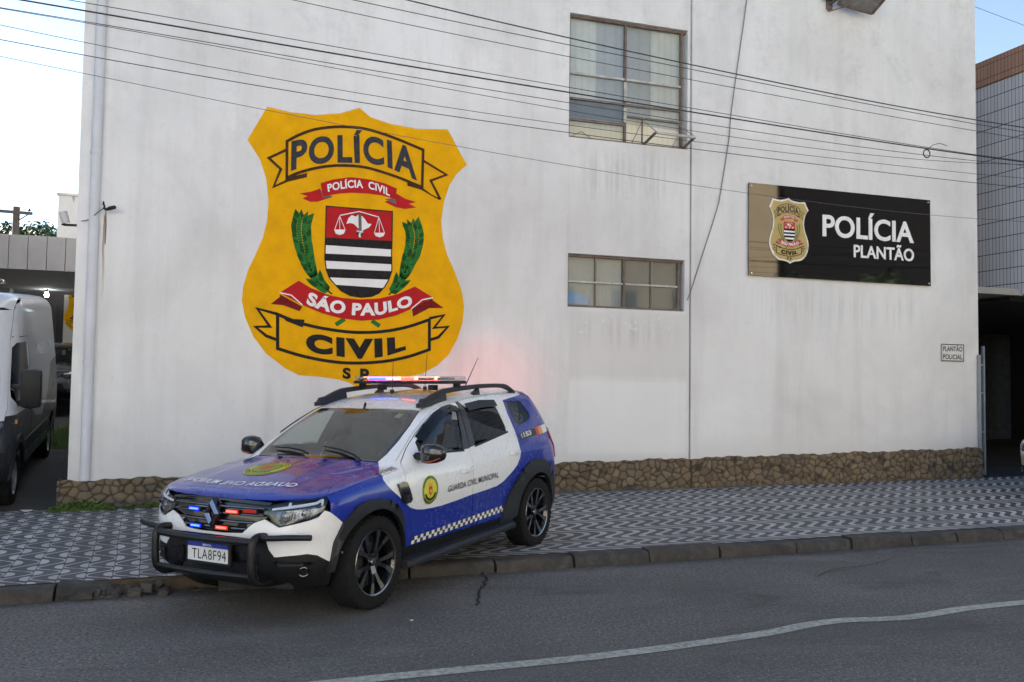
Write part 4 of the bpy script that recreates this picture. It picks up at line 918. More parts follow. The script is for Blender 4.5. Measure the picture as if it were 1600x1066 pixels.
# ------------------------------------------------------------------ setting: ground, road, kerb, sidewalk
def yk(x): return -4.77 + .036 * (x + 1.5)          # kerb line on the road side
def zs(x, t): # sidewalk height: t = 0 at the kerb, 1 at the wall
    zw = .045 + .0062 * (min(max(x, -4), 30) + 1.8); 
    if t < .2: return .105 + (.054 - .105) * t / .2
    return .054 + (zw - .054) * (t - .2) / .8
def grid_sheet(fn, us, vs):
    mb = MB(); nu, nv = len(us), len(vs)
    mb.add([fn(u, v) for u in us for v in vs], [(i * nv + j, (i + 1) * nv + j, (i + 1) * nv + j + 1, i * nv + j + 1) for i in range(nu - 1) for j in range(nv - 1)]); return mb
def asphalt(name, base, gutter=False):
    m, t, b = nodes(name); oc = objco(t)
    big = noise(t, .35, 5, .6, oc, .4); mid = noise(t, 2.2, 6, .65, scaled(t, oc, (.35, 1, 1))); fine = noise(t, 42, 3, .75, oc); grit = noise(t, 21, 4, .8, oc)
    v = N(t, "ShaderNodeTexVoronoi"); v.inputs["Scale"].default_value = 38; L(t, oc, v.inputs["Vector"])
    c = ramp(t, fine, [(.34, tuple(q * .42 for q in base)), (.50, base), (.66, tuple(q * 2.0 for q in base))])
    c = mixc(t, math_(t, 'MULTIPLY', ramp(t, big, [(.38, 0), (.62, 1)]), .65), c, tuple(q * .55 for q in base))
    c = mixc(t, math_(t, 'MULTIPLY', ramp(t, mid, [(.50, 0), (.72, 1)]), .45), c, tuple(q * 1.55 for q in base))
    c = mixc(t, ramp(t, v.outputs["Distance"], [(.10, .75), (.20, 0)]), c, tuple(q * 3.2 for q in base))
    c = mixc(t, math_(t, 'MULTIPLY', ramp(t, grit, [(.56, 0), (.66, 1)]), .5), c, tuple(q * .35 for q in base))
    stain = noise(t, .9, 6, .7, scaled(t, oc, (.5, 1.6, 1)), 1.0); c = mixc(t, math_(t, 'MULTIPLY', ramp(t, stain, [(.56, 0), (.70, 1)]), .65), c, tuple(q * .38 for q in base))
    if gutter:
        sp = N(t, "ShaderNodeSeparateXYZ"); L(t, oc, sp.inputs[0]); dk = math_(t, 'SUBTRACT', math_(t, 'ADD', -4.716, math_(t, 'MULTIPLY', sp.outputs[0], .036)), sp.outputs[1])
        g = ramp(t, math_(t, 'ADD', math_(t, 'MULTIPLY', dk, 2.2), math_(t, 'MULTIPLY', noise(t, 4, 6, .7, oc), .6)), [(.22, 1), (.72, 0)])
        c = mixc(t, math_(t, 'MULTIPLY', g, .65), c, (.032, .029, .025))
        tr_ = ramp(t, math_(t, 'ABSOLUTE', math_(t, 'SUBTRACT', math_(t, 'FRACT', math_(t, 'MULTIPLY', dk, .58)), .5)), [(.05, 1), (.30, 0)]); c = mixc(t, math_(t, 'MULTIPLY', math_(t, 'MULTIPLY', tr_, big), .35), c, tuple(q * .6 for q in base))
    L(t, c, b.inputs["Base Color"]); L(t, ramp(t, mid, [(.3, .75), (.7, .92)]), b.inputs["Roughness"]); b.inputs["Specular IOR Level"].default_value = .3
    bump(t, b, math_(t, 'ADD', fine, grit), .6, .006); return m
M_ASPH = asphalt('asphalt', (.126, .119, .111), True); M_DRIVE = asphalt('driveway_concrete', (.075, .073, .070))
M_GROUND = asphalt('ground_dirt', (.09, .085, .075))
mb = MB(); mb.add([(-1500, -1500, -.06), (1500, -1500, -.06), (1500, 1500, -.06), (-1500, 1500, -.06)], [(0, 1, 2, 3)])
tag(mb.build('ground', M_GROUND, smooth=0), kind='structure')
mb = grid_sheet(lambda x, y: (x, y, .0 if y < -5.4 else -.008), [-60, -20, -4, 0, 4, 8, 14, 30, 90], [-14.5, -10, -7, -5.5, -4.6, -3.8])
tag(mb.build('road', M_ASPH), kind='structure')
# lane marking: one worn line that wavers
def paint_line():
    m, t, b = nodes('road_paint'); oc = objco(t); n = noise(t, 22, 6, .75, oc); n2 = noise(t, 3, 4, .6, oc)
    L(t, mixc(t, ramp(t, math_(t, 'ADD', n, math_(t, 'MULTIPLY', n2, .3)), [(.52, 0), (.78, .75)]), (.42, .42, .37), (.10, .10, .10)), b.inputs["Base Color"])
    b.inputs["Roughness"].default_value = .75; bump(t, b, n, .3, .003); return m
cl = spline([(-14, -7.74), (-6, -7.46), (-2, -7.30), (.746, -7.185), (2.0, -7.165), (2.6, -7.13), (3.1, -7.075), (3.67, -6.995), (4.05, -6.90), (4.4, -6.862), (4.68, -6.905), (4.95, -6.925), (5.25, -6.885), (5.55, -6.835), (5.9, -6.815), (6.3, -6.80), (9, -6.70), (14, -6.5), (40, -5.6)], 5)
mb = MB(); strip(mb, cl, .115, lambda u, v, d: (u, v, d), .004, 0); tag(mb.build('lane_marking', paint_line(), smooth=0), kind='structure')
def crack_mat(): return mat('crack_fill', (.014, .014, .015), .95)
mb = MB(); rr = random.Random(5)
for pts, w_ in (([(2.30, -4.62), (2.262, -4.75), (2.272, -4.86), (2.21, -4.98), (2.175, -5.12), (2.10, -5.22), (2.04, -5.42), (1.96, -5.62), (1.93, -5.75)], .022), ([(5.2, -5.55), (5.6, -5.32), (5.95, -5.28), (6.5, -5.05)], .010), ([(6.2, -7.3), (6.9, -7.42), (7.4, -7.6), (7.8, -7.66)], .010)):
    P = [(x + rr.uniform(-.012, .012), y + rr.uniform(-.012, .012)) for x, y in spline(pts, 4)]; strip(mb, P, w_, lambda u, v, d: (u, v, d), .005, 0)
tag(mb.build('road_crack', crack_mat(), smooth=0), kind='structure')

# sidewalk of wave tiles
def sidewalk_mat():
    m, t, b = nodes('wave_tiles'); oc = objco(t); sp = N(t, "ShaderNodeSeparateXYZ"); L(t, oc, sp.inputs[0]); X, Y = sp.outputs[0], sp.outputs[1]
    wob = math_(t, 'MULTIPLY', math_(t, 'SUBTRACT', noise(t, 1.3, 2, .5, oc), .5), .045)
    u = math_(t, 'DIVIDE', math_(t, 'ADD', math_(t, 'ADD', X, math_(t, 'MULTIPLY', Y, .0785)), math_(t, 'ADD', wob, 10.014)), .2065)
    v = math_(t, 'DIVIDE', math_(t, 'SUBTRACT', math_(t, 'ADD', Y, math_(t, 'MULTIPLY', X, -.036)), -4.263), .588)
    fu = math_(t, 'FRACT', u); cosv = math_(t, 'COSINE', math_(t, 'MULTIPLY', v, 2 * math.pi))
    # right part: broad even waves; left part: thin waves with rounded pads at the tile joints
    def band(amp, hw):
        c = math_(t, 'ADD', .5, math_(t, 'MULTIPLY', cosv, -amp)); d = math_(t, 'ABSOLUTE', math_(t, 'SUBTRACT', math_(t, 'FRACT', math_(t, 'ADD', math_(t, 'SUBTRACT', fu, c), 10.5)), .5))
        return d
    dr = band(.72, .2); right = math_(t, 'LESS_THAN', dr, .215)
    dl = band(.52, .07); wav = math_(t, 'LESS_THAN', dl, .08)
    fv = math_(t, 'FRACT', math_(t, 'ADD', v, .5)); fv2 = math_(t, 'FRACT', v)
    def pad(fvv, side):
        a = math_(t, 'DIVIDE', math_(t, 'SUBTRACT', fvv, .5), .20)
        w_ = math_(t, 'SUBTRACT', 1.0, fu) if side < 0 else fu
        bq = math_(t, 'DIVIDE', w_, .36)
        return math_(t, 'LESS_THAN', math_(t, 'ADD', math_(t, 'MULTIPLY', a, a), math_(t, 'MULTIPLY', bq, bq)), 1.0)
    left = math_(t, 'MAXIMUM', wav, math_(t, 'MAXIMUM', pad(fv, -1), pad(fv2, 1)))
    isr = math_(t, 'GREATER_THAN', X, 1.9)
    lt = math_(t, 'ADD', math_(t, 'MULTIPLY', right, isr), math_(t, 'MULTIPLY', left, math_(t, 'SUBTRACT', 1.0, isr)))
    jt = math_(t, 'MAXIMUM', math_(t, 'GREATER_THAN', math_(t, 'ABSOLUTE', math_(t, 'SUBTRACT', fu, .5)), .475), math_(t, 'GREATER_THAN', math_(t, 'ABSOLUTE', math_(t, 'SUBTRACT', math_(t, 'FRACT', math_(t, 'ADD', v, .28)), .5)), .487))
    jt = math_(t, 'MULTIPLY', jt, math_(t, 'SUBTRACT', 1.0, math_(t, 'MULTIPLY', isr, .8)))
    # small ribs of the dark part
    dirt = noise(t, 1.1, 6, .65, oc, .6); fine = noise(t, 60, 3, .7, oc)
    blot = noise(t, 7, 4, .65, oc)
    dark = mixc(t, fine, (.052, .053, .054), (.092, .093, .094)); light = mixc(t, fine, (.42, .415, .40), (.58, .57, .55))
    light = mixc(t, math_(t, 'MULTIPLY', isr, .35), light, (.46, .455, .44))
    cb = N(t, "ShaderNodeCombineXYZ"); L(t, math_(t, 'FLOOR', u), cb.inputs[0]); L(t, math_(t, 'FLOOR', math_(t, 'MULTIPLY', math_(t, 'ADD', v, .28), 1.0)), cb.inputs[1]); wn = N(t, "ShaderNodeTexWhiteNoise"); L(t, cb.outputs[0], wn.inputs["Vector"])
    c = mixc(t, lt, dark, light); c = mixc(t, math_(t, 'MULTIPLY', wn.outputs[0], .28), c, (.07, .068, .064)); c = mixc(t, math_(t, 'MULTIPLY', jt, .75), c, (.03, .03, .03))
    c = mixc(t, math_(t, 'MULTIPLY', ramp(t, dirt, [(.45, 0), (.74, 1)]), .45), c, (.095, .09, .082))
    c = mixc(t, math_(t, 'MULTIPLY', ramp(t, blot, [(.55, 0), (.75, 1)]), .35), c, (.06, .058, .055))
    L(t, c, b.inputs["Base Color"]); L(t, ramp(t, dirt, [(.3, .6), (.7, .85)]), b.inputs["Roughness"])
    h = math_(t, 'SUBTRACT', math_(t, 'ADD', math_(t, 'MULTIPLY', fine, .35), math_(t, 'MULTIPLY', lt, .25)), jt); bump(t, b, h, .5, .004); return m
xs_ = [-14, -8, -5, -3, -1.5, 0, 1.5, 3, 4.5, 6, 8, 10, 13, 17, 22, 30, 60]
mb = grid_sheet(lambda x, t_: (x, (yk(x) + .17) * (1 - t_) + .02 * t_, zs(x, t_)), xs_, [0, .1, .2, .4, .6, .8, 1.0])
tag(mb.build('sidewalk', sidewalk_mat()), kind='structure')
mb = grid_sheet(lambda x, q: (x, yk(x) + .165, -.06 + q), xs_, [0, .1, .16]); tag(mb.build('sidewalk_bed', mat('bed_rubble', (.06, .045, .03), .95, var=.6, scale=14, bumps=.8), smooth=0), kind='structure')
# kerb of worn stone blocks
def kerb_mat():
    m, t, b = nodes('kerb_stone'); oc = objco(t); a = noise(t, 5, 6, .7, oc, .5); f = noise(t, 45, 4, .7, oc); g = noise(t, 1.3, 3, .5, oc)
    c = ramp(t, a, [(.32, (.012, .0118, .0112)), (.5, (.032, .031, .0295)), (.72, (.085, .082, .078))]); c = mixc(t, math_(t, 'MULTIPLY', f, .5), c, (.06, .055, .05))
    c = mixc(t, math_(t, 'MULTIPLY', ramp(t, g, [(.45, 0), (.65, 1)]), .4), c, (.07, .055, .04))
    L(t, c, b.inputs["Base Color"]); b.inputs["Roughness"].default_value = .85; bump(t, b, math_(t, 'ADD', a, math_(t, 'MULTIPLY', f, .5)), .9, .02); return m
mb = MB(); rr = random.Random(11)
joints = [-13, -12.2, -11.4, -10.6, -9.8, -9, -8.2, -7.4, -6.6, -5.8, -5, -4.2, -3.4, -2.6, -1.85, -1.16, -.42, .02, .85, 1.62, 2.42, 3.2, 4.0, 4.81, 5.735, 6.45, 7.28, 7.93, 8.62, 9.4] + [10.2 + .8 * i for i in range(30)]
for a, b in zip(joints[:-1], joints[1:]):
    broken = -1.2 < a < -.4; second = -.5 < a < 0
    n = 8 if b < 10 else 2; dz = rr.uniform(-.012, .010); dy = rr.uniform(-.012, .012); rows = []
    for i in range(n + 1):
        x = a + .012 + (b - a - .024) * i / n; e = .5 if i in (0, n) else 0; j = lambda s: rr.uniform(-s, s)
        y0 = yk(x) + dy; zt = .104 + dz; ch = .022 + .014 * rr.random() + e * .012
        if broken: k = max(0, (x + 1.1) / .7); zt -= .085 * k * (1.2 + .5 * math.sin(9 * x)); y0 += .05 * k + j(.03); ch += .03
        if second: k = max(0, (-.0 - x) / .42); zt -= .05 * k + j(.01); y0 += j(.02)
        s = .006 if not broken else .014
        rows.append([(x, y0 - .004 + j(s), -.05), (x, y0 + j(s), .3 * zt + j(s)), (x, y0 + .008 + j(s), zt - ch + j(s)), (x, y0 + .008 + ch * .8 + j(s), zt - ch * .15 + j(s)), (x, y0 + .09, zt + j(s * .5)), (x, y0 + .185, max(zt, .05) + .002 if not broken else zt + .01), (x, y0 + .19, -.05)])
    m_ = 7; v = [p for r_2 in rows for p in r_2]
    mb.add(v, [(i * m_ + k, i * m_ + k + 1, (i + 1) * m_ + k + 1, (i + 1) * m_ + k) for i in range(n) for k in range(m_ - 1)] + [tuple(range(m_)), tuple(n * m_ + k for k in range(m_))])
rr = random.Random(2)   # crumbled bits lying in the broken gap
for i in range(26):
    x = rr.uniform(-1.0, -.35); r0 = rr.uniform(.02, .055); c = Vector((x, yk(x) + rr.uniform(.0, .16), rr.uniform(.0, .045)))
    mb.box(c, (r0 * 2, r0 * 1.4, r0), 0, Matrix.Rotation(rr.uniform(0, 3), 3, Vector((rr.random(), rr.random(), rr.random())).normalized()))
tag(mb.build('kerb', kerb_mat(), smooth=45), kind='structure')
# yard behind the station's left corner: a ramp rising away from the street
def zy(y): return .04 + (.082 * y if y < 13 else .082 * 13 + .01 * (y - 13))
mb = grid_sheet(lambda x, y: (x, y, zy(max(y, 0)) - (0 if y >= 0 else .0)), [-16, -8, -4, -1.78], [.02, 2, 5, 9, 13, 20, 34]); tag(mb.build('driveway', M_DRIVE), kind='structure')

# ------------------------------------------------------------------ the station
def wall_mat():
    m, t, b = nodes('white_wall'); oc = objco(t); sp = N(t, "ShaderNodeSeparateXYZ"); L(t, oc, sp.inputs[0]); X, Z = sp.outputs[0], sp.outputs[2]
    big = noise(t, .42, 5, .6, oc, .4); streak = noise(t, 1.0, 6, .65, scaled(t, oc, (2.6, 1, .22))); fine = noise(t, 9, 6, .7, oc); blot = noise(t, 1.7, 9, .80, oc, .1)
    c = ramp(t, big, [(.3, (.58, .575, .568)), (.55, (.70, .70, .698)), (.75, (.765, .767, .768))])
    c = mixc(t, math_(t, 'MULTIPLY', ramp(t, streak, [(.48, 0), (.74, 1)]), .38), c, (.47, .465, .455))
    up = ramp(t, math_(t, 'DIVIDE', Z, 10.0), [(.25, .12), (.5, .45), (.8, 1.0)])
    c = mixc(t, math_(t, 'MULTIPLY', math_(t, 'MULTIPLY', ramp(t, blot, [(.50, 0), (.72, 1)]), up), .50), c, (.36, .36, .355))
    c = mixc(t, math_(t, 'MULTIPLY', ramp(t, fine, [(.58, 0), (.78, 1)]), .28), c, (.38, .38, .37))
    # grime that crept up from the foot of the wall
    foot = ramp(t, math_(t, 'ADD', math_(t, 'DIVIDE', Z, 1.6), math_(t, 'MULTIPLY', streak, .35)), [(.42, 1), (.75, 0)])
    c = mixc(t, math_(t, 'MULTIPLY', foot, .30), c, (.44, .44, .43))
    def box(x0, x1, z0, z1, soft=.02):
        def s(q, a, sg): return math_(t, 'MULTIPLY_ADD', q, sg / soft, -a * sg / soft)
        r = None
        for q, a, sg in ((X, x0, 1), (X, x1, -1), (Z, z0, 1), (Z, z1, -1)):
            n = s(q, a, sg); cl_ = N(t, "ShaderNodeClamp"); L(t, n, cl_.inputs[0]); r = cl_.outputs[0] if r is None else math_(t, 'MULTIPLY', r, cl_.outputs[0])
        return r
    c = mixc(t, math_(t, 'MULTIPLY', box(4.97, 7.04, 1.80, 2.86, .06), .6), c, (.60, .585, .575)); c = mixc(t, math_(t, 'MULTIPLY', box(4.97, 7.04, .62, 1.79, .06), .6), c, (.75, .752, .755))
    chips = math_(t, 'MULTIPLY', box(5.1, 7.0, 2.42, 2.82, .1), ramp(t, noise(t, 6.5, 5, .7, oc, 1.2), [(.60, 0), (.66, 1)])); c = mixc(t, math_(t, 'MULTIPLY', chips, .8), c, (.84, .84, .84))
    drip = ramp(t, noise(t, 1.0, 5, .7, scaled(t, oc, (7.5, 1, .35))), [(.46, 0), (.66, 1)])
    for q in (box(4.97, 7.0, 4.45, 5.47, .35), box(5.0, 6.95, 2.2, 2.87, .3), box(8.1, 11.8, 2.6, 3.5, .5)): c = mixc(t, math_(t, 'MULTIPLY', math_(t, 'MULTIPLY', drip, q), .42), c, (.34, .335, .325))
    # rust run under the small camera
    wig = math_(t, 'ADD', X, math_(t, 'MULTIPLY', noise(t, 2.5, 2, .5, scaled(t, oc, (0, 0, 1))), .05))
    run = math_(t, 'MULTIPLY', math_(t, 'LESS_THAN', math_(t, 'ABSOLUTE', math_(t, 'SUBTRACT', wig, -1.445)), .014), ramp(t, math_(t, 'DIVIDE', Z, 5.0), [(.52, 0), (.66, .6), (.755, .9), (.765, 0)])); c = mixc(t, run, c, (.22, .15, .08))
    # soot below the flood lamp
    L(t, c, b.inputs["Base Color"]); b.inputs["Roughness"].default_value = .85; b.inputs["Specular IOR Level"].default_value = .25
    bump(t, b, math_(t, 'ADD', fine, math_(t, 'MULTIPLY', blot, 1.2)), .25, .012); return m
M_WALL = wall_mat()
ST = thing('police_station', 'large white police station with a painted golden shield, two metal windows and a stone base', 'building', (0, 0, 0))
HT = 10.4
def wall_skin(mb, x0, x1, y, holes=(), z0=.25, z1=HT):
    o = [(x0, z0), (x1, z0), (x1, z1), (x0, z1)]; v, f = cdt([o] + [list(h) for h in holes]); f = clip_tris(v, f, o, holes)
    F = []
    for t_ in f:
        a, b, c = v[t_[0]], v[t_[1]], v[t_[2]]; F.append(tuple(t_) if (b[0] - a[0]) * (c[1] - a[1]) - (c[0] - a[0]) * (b[1] - a[1]) > 0 else tuple(t_[::-1]))
    mb.add([(p[0], y, p[1]) for p in v], F)
W1 = (4.955, 7.0, 5.485, 7.425); W2 = (4.965, 6.962, 2.880, 3.698)
rect = lambda w_: [(w_[0], w_[2]), (w_[1], w_[2]), (w_[1], w_[3]), (w_[0], w_[3])]
mb = MB(); XL, XR_ = -1.79, 12.90; YM = .022
wall_skin(mb, XL, 4.940, 0); wall_skin(mb, 4.949, 7.050, YM, [rect(W1), rect(W2)]); wall_skin(mb, 7.072, XR_, 0)
mb.add([(4.940, 0, .25), (4.940, .05, .25), (4.940, .05, HT), (4.940, 0, HT), (4.949, .05, .25), (4.949, .05, HT), (4.949, YM, .25), (4.949, YM, HT)], [(0, 1, 2, 3), (1, 4, 5, 2), (4, 6, 7, 5)])
mb.add([(7.050, YM, .25), (7.050, .07, .25), (7.050, .07, HT), (7.050, YM, HT), (7.072, .07, .25), (7.072, .07, HT), (7.072, 0, .25), (7.072, 0, HT)], [(0, 1, 2, 3), (1, 4, 5, 2), (4, 6, 7, 5)])
for (a, b, c, d) in (W1, W2):        # reveals of the window openings
    y0, y1 = YM, .20; mb.add([(a, y0, c), (b, y0, c), (b, y0, d), (a, y0, d), (a, y1, c), (b, y1, c), (b, y1, d), (a, y1, d)], [(0, 4, 5, 1), (1, 5, 6, 2), (2, 6, 7, 3), (3, 7, 4, 0)])
YB = 15.0
mb.add([(XL, 0, .0), (XL, YB, .0), (XL, YB, HT), (XL, 0, HT), (XR_, 0, .0), (XR_, YB, .0), (XR_, YB, HT), (XR_, 0, HT)], [(3, 2, 1, 0), (4, 5, 6, 7), (1, 2, 6, 5), (3, 7, 6, 2)])
mb.build('wall', M_WALL, ST, smooth=0, recalc=False)
# dark rooms behind the windows
mb = MB()
for (a, b, c, d), dp in ((W1, 2.6), (W2, 2.2)):
    y0, y1 = .215, dp; a, b, c, d = a - .4, b + .4, c - .6, d + .4
    mb.add([(a, y1, c), (b, y1, c), (b, y1, d), (a, y1, d), (a, y0, c), (b, y0, c), (b, y0, d), (a, y0, d)], [(0, 1, 2, 3), (4, 0, 3, 7), (1, 5, 6, 2), (4, 5, 1, 0), (3, 2, 6, 7)])
mb.build('room', mat('room_plaster', (.30, .30, .29), .9), ST, smooth=0)
# stone base: irregular fieldstones with recessed joints
def plinth():
    rs = np.random.RandomState(4); x0, x1 = -1.90, 12.93; cell = .125; pts = []
    for i in range(int((x1 - x0) / cell) + 3):
        for k in range(8): pts.append((x0 + (i - 1 + .5 * (k % 2)) * cell + rs.uniform(-.085, .085), (k - .5) * .098 + rs.uniform(-.062, .062)))
    pts = np.array(pts); tint = rs.rand(len(pts)); tone = rs.rand(len(pts))
    st_ = .0165; nx = int((x1 - x0) / st_) + 1; xs = np.linspace(x0, x1, nx); nz = 36
    V = []; C_ = []
    def zt(x): return .405 + (x + 1.8) * (.668 - .405) / 14.7 + .010 * math.sin(x * 5.1) + .008 * math.sin(x * 13) + .006 * math.sin(x * 31)
    colx = {}
    for i, x in enumerate(xs):
        near = pts[np.abs(pts[:, 0] - x) < .45]; idx = np.where(np.abs(pts[:, 0] - x) < .45)[0]
        for k in range(nz + 1):
            z = -.02 + (zt(x) + .02) * k / nz; d = np.sqrt((near[:, 0] - x) ** 2 + ((near[:, 1] - z) * 1.15) ** 2); o = np.argsort(d)[:2]
            e = d[o[1]] - d[o[0]]; q = min(1, max(0, (e - .006) / .020)); q = q * q * (3 - 2 * q); h = .012 + q * (.014 + .016 * tone[idx[o[0]]] + .006 * min(1, e / .1))
            groove = 1.0
            if abs(x - 7.06) < .016: h = .0; q = 0
            V.append((x, -.022 - h, z)); C_.append((tint[idx[o[0]]], .25 + .75 * q, tone[idx[o[0]]]))
        V.append((x, .012 if x > XL else .012, zt(x) + .004)); C_.append((.5, .4, .3))
    n = nz + 2; F = [(i * n + k, (i + 1) * n + k, (i + 1) * n + k + 1, i * n + k + 1) for i in range(nx - 1) for k in range(n - 1)]
    b0 = len(V)
    for i in (0, nx - 1):   # ends turn the corner
        for k in range(nz + 1): p = V[i * n + k]; V.append((p[0], .35, p[2])); C_.append(C_[i * n + k])
    for k in range(nz): F.append((b0 + k, k, k + 1, b0 + k + 1)); F.append(((nx - 1) * n + k, b0 + nz + 1 + k, b0 + nz + 2 + k, (nx - 1) * n + k + 1))
    me = bpy.data.meshes.new('plinth'); me.from_pydata(V, [], F); at = me.color_attributes.new('stone', 'FLOAT_COLOR', 'POINT')
    at.data.foreach_set('color', np.array([(a, b, c, 1) for a, b, c in C_]).ravel()); me.polygons.foreach_set('use_smooth', [True] * len(F))
    m, t, b = nodes('field_stone'); oc = objco(t); a = N(t, "ShaderNodeAttribute"); a.attribute_name = 'stone'; sp = N(t, "ShaderNodeSeparateColor"); L(t, a.outputs["Color"], sp.inputs[0])
    c = ramp(t, sp.outputs[0], [(0, (.14, .098, .055)), (.3, (.235, .168, .095)), (.55, (.18, .142, .096)), (.8, (.28, .21, .125)), (1, (.125, .105, .08))])
    nz_ = noise(t, 18, 6, .7, oc); c = mixc(t, math_(t, 'MULTIPLY', nz_, .6), c, (.085, .07, .05)); gz2 = N(t, "ShaderNodeSeparateXYZ"); L(t, oc, gz2.inputs[0])
    c = mixc(t, math_(t, 'MULTIPLY', math_(t, 'SUBTRACT', 1.0, sp.outputs[1]), 1.05), c, (.022, .020, .017))
    foot_grey = math_(t, 'ADD', math_(t, 'MULTIPLY', gz2.outputs[2], -3.2), math_(t, 'MULTIPLY', noise(t, 3, 5, .6, oc), 1.5)); c = mixc(t, ramp(t, foot_grey, [(.15, 0), (.55, .75)]), c, (.07, .072, .066))  # greyer and darker towards the bottom, broken up by noise
    L(t, c, b.inputs["Base Color"]); b.inputs["Roughness"].default_value = .9; bump(t, b, nz_, 1.0, .02); me.materials.append(m)
    return link('plinth', me, ST)
plinth()
M_PIPE = mat('painted_pipe', (.56, .57, .60), .6, var=.08, scale=3)
mb = MB(); mb.tube([(-1.59, -.03, .405), (-1.59, -.03, HT)], .062, 20)
for z in (1.9, 4.6, 7.2): mb.lathe([(.068, -.02), (.072, -.02), (.072, .02), (.068, .02)], 20, 0, Matrix.Translation((-1.59, -.03, z)))
mb.build('downpipe', M_PIPE, ST, smooth=40)
# windows
M_IRON = mat('rusty_iron', (.14, .105, .085), .75, var=.45, scale=9, bumps=.3); M_IRONP = mat('painted_iron', (.42, .41, .38), .6, var=.35, scale=7, bumps=.2)
glass('pane_glass', (.86, .89, .88), 1.5, .04, .22); M_BLIND = {}
def blind_mat(name, c1, c2, f):
    m, t, b = nodes(name); oc = objco(t); sp = N(t, "ShaderNodeSeparateXYZ"); L(t, oc, sp.inputs[0]); s = math_(t, 'FRACT', math_(t, 'MULTIPLY', sp.outputs[0], f)); n = noise(t, 2.5, 4, .6, oc)
    c = mixc(t, ramp(t, s, [(.08, 0), (.2, 1), (.8, 1), (.95, 0)]), tuple(q * .90 for q in c1), c1); c = mixc(t, math_(t, 'MULTIPLY', n, .5), c, c2); L(t, c, b.inputs["Base Color"]); b.inputs["Roughness"].default_value = .9; return m
M_B1 = blind_mat('pale_blind', (.70, .70, .66), (.60, .61, .60), 9); M_B2 = blind_mat('grey_blind', (.46, .47, .49), (.40, .42, .44), 5); M_B3 = blind_mat('cream_panel', (.80, .74, .58), (.68, .64, .52), 11); M_RIB = blind_mat('ribbed_curtain', (.34, .37, .355), (.22, .245, .245), 18)
def frame_bar(mb, x0, z0, x1, z1, w_, y0, d, mi=0):
    if abs(x1 - x0) > abs(z1 - z0): mb.bar((x0, y0, z0), (x1, y0, z1), d, w_, mi)
    else: mb.bar((x0, y0, z0), (x1, y0, z1), w_, d, mi, up=(0, 1, 0))
def win_root(w_, name='window'):
    mb = MB(); a, b, c, d = w_; y = .105
    frame_bar(mb, a, c + .018, b, c + .018, .036, y, .06); frame_bar(mb, a, d - .02, b, d - .02, .04, y, .06); frame_bar(mb, a + .016, c + .036, a + .016, d - .04, .032, y, .06); frame_bar(mb, b - .075, c + .036, b - .075, d - .04, .036, y, .06)
    return mb
mb = win_root(W1); y = .105
frame_bar(mb, 5.930, 5.521, 5.930, 7.385, .034, y, .055)
UW = mb.build('window', M_IRON, ST, bevel=.004)
mb = MB()
for x0, x1 in ((4.987, 5.913), (5.947, 6.905)): frame_bar(mb, x0, 6.512, x1, 6.512, .034, .100, .05, 0); frame_bar(mb, x0, 6.118, x1, 6.118, .030, .100, .05, 1)
frame_bar(mb, 4.987, 5.792, 5.913, 5.792, .040, .098, .05, 1); frame_bar(mb, 5.947, 5.93, 6.905, 5.93, .028, .098, .05, 1)
frame_bar(mb, 5.930, 6.17, 5.930, 6.47, .055, .088, .03, 0); frame_bar(mb, 5.930, 5.83, 5.930, 6.06, .055, .088, .03, 0)
mb.build('transom', [M_IRONP, M_IRON], UW, bevel=.004)
mb = MB()
mb.add([(4.987, .112, 5.81), (6.905, .112, 5.81), (6.905, .112, 7.385), (4.987, .112, 7.385)], [(0, 1, 2, 3)]); mb.add([(4.987, .112, 5.521), (5.913, .112, 5.521), (5.913, .112, 5.77), (4.987, .112, 5.77)], [(0, 1, 2, 3)])
mb.build('pane', MATS['pane_glass'], UW, smooth=0, recalc=False)
mb = MB(); q = .17
for x0, x1, z0, z1, mi in ((4.90, 5.46, 6.13, 7.46, 0), (5.46, 5.93, 5.80, 6.13, 3), (5.46, 5.93, 6.13, 7.46, 1), (5.93, 6.42, 5.96, 7.46, 1), (6.42, 7.1, 5.80, 7.46, 0), (4.90, 5.46, 5.80, 6.13, 3), (4.90, 5.93, 5.40, 5.80, 2), (5.93, 6.42, 5.40, 5.96, 2), (6.42, 7.1, 5.40, 5.80, 2)):
    mb.add([(x0, q, z0), (x1, q, z0), (x1, q, z1), (x0, q, z1)], [(0, 1, 2, 3)], mi)
mb.build('blind', [M_B1, M_B2, M_B3, mat('dark_blind', (.15, .16, .18), .9)], UW, smooth=0, recalc=False)
# the opened sash that hangs out of the upper window, with its stays
mb = MB(); za, yo = 5.655, -.30
mb.bar((6.22, .07, 5.92), (6.22, .07, 5.50), .02, .02, 0, up=(0, 1, 0)); mb.bar((6.27, yo, za - .055), (6.95, yo, za - .062), .035, .035, 1); mb.bar((6.24, .06, 5.50), (6.27, yo, za - .055), .035, .03, 0); mb.bar((6.93, .06, 5.50), (6.95, yo, za - .062), .035, .03, 0)
mb.bar((6.22, .07, 5.88), (6.05, .10, 5.50), .014, .014, 1, up=(0, 1, 0)); mb.bar((6.22, .07, 5.90), (6.28, yo, za - .04), .012, .012, 1); mb.bar((6.86, .07, 5.90), (6.95, yo, za - .05), .012, .012, 1); mb.bar((6.86, .07, 5.72), (6.76, .10, 5.50), .014, .014, 1, up=(0, 1, 0))
mb.build('open_sash', [M_IRON, M_IRONP], UW, bevel=.003)
mb = MB(); mb.bar((5.02, .16, 5.52), (5.22, .16, 5.63), .014, .014, 1, up=(0, 1, 0)); mb.bar((5.22, .16, 5.63), (5.40, .16, 5.53), .014, .014, 1, up=(0, 1, 0))
mb.build('stay', [M_IRON, M_IRONP], UW, bevel=.003)
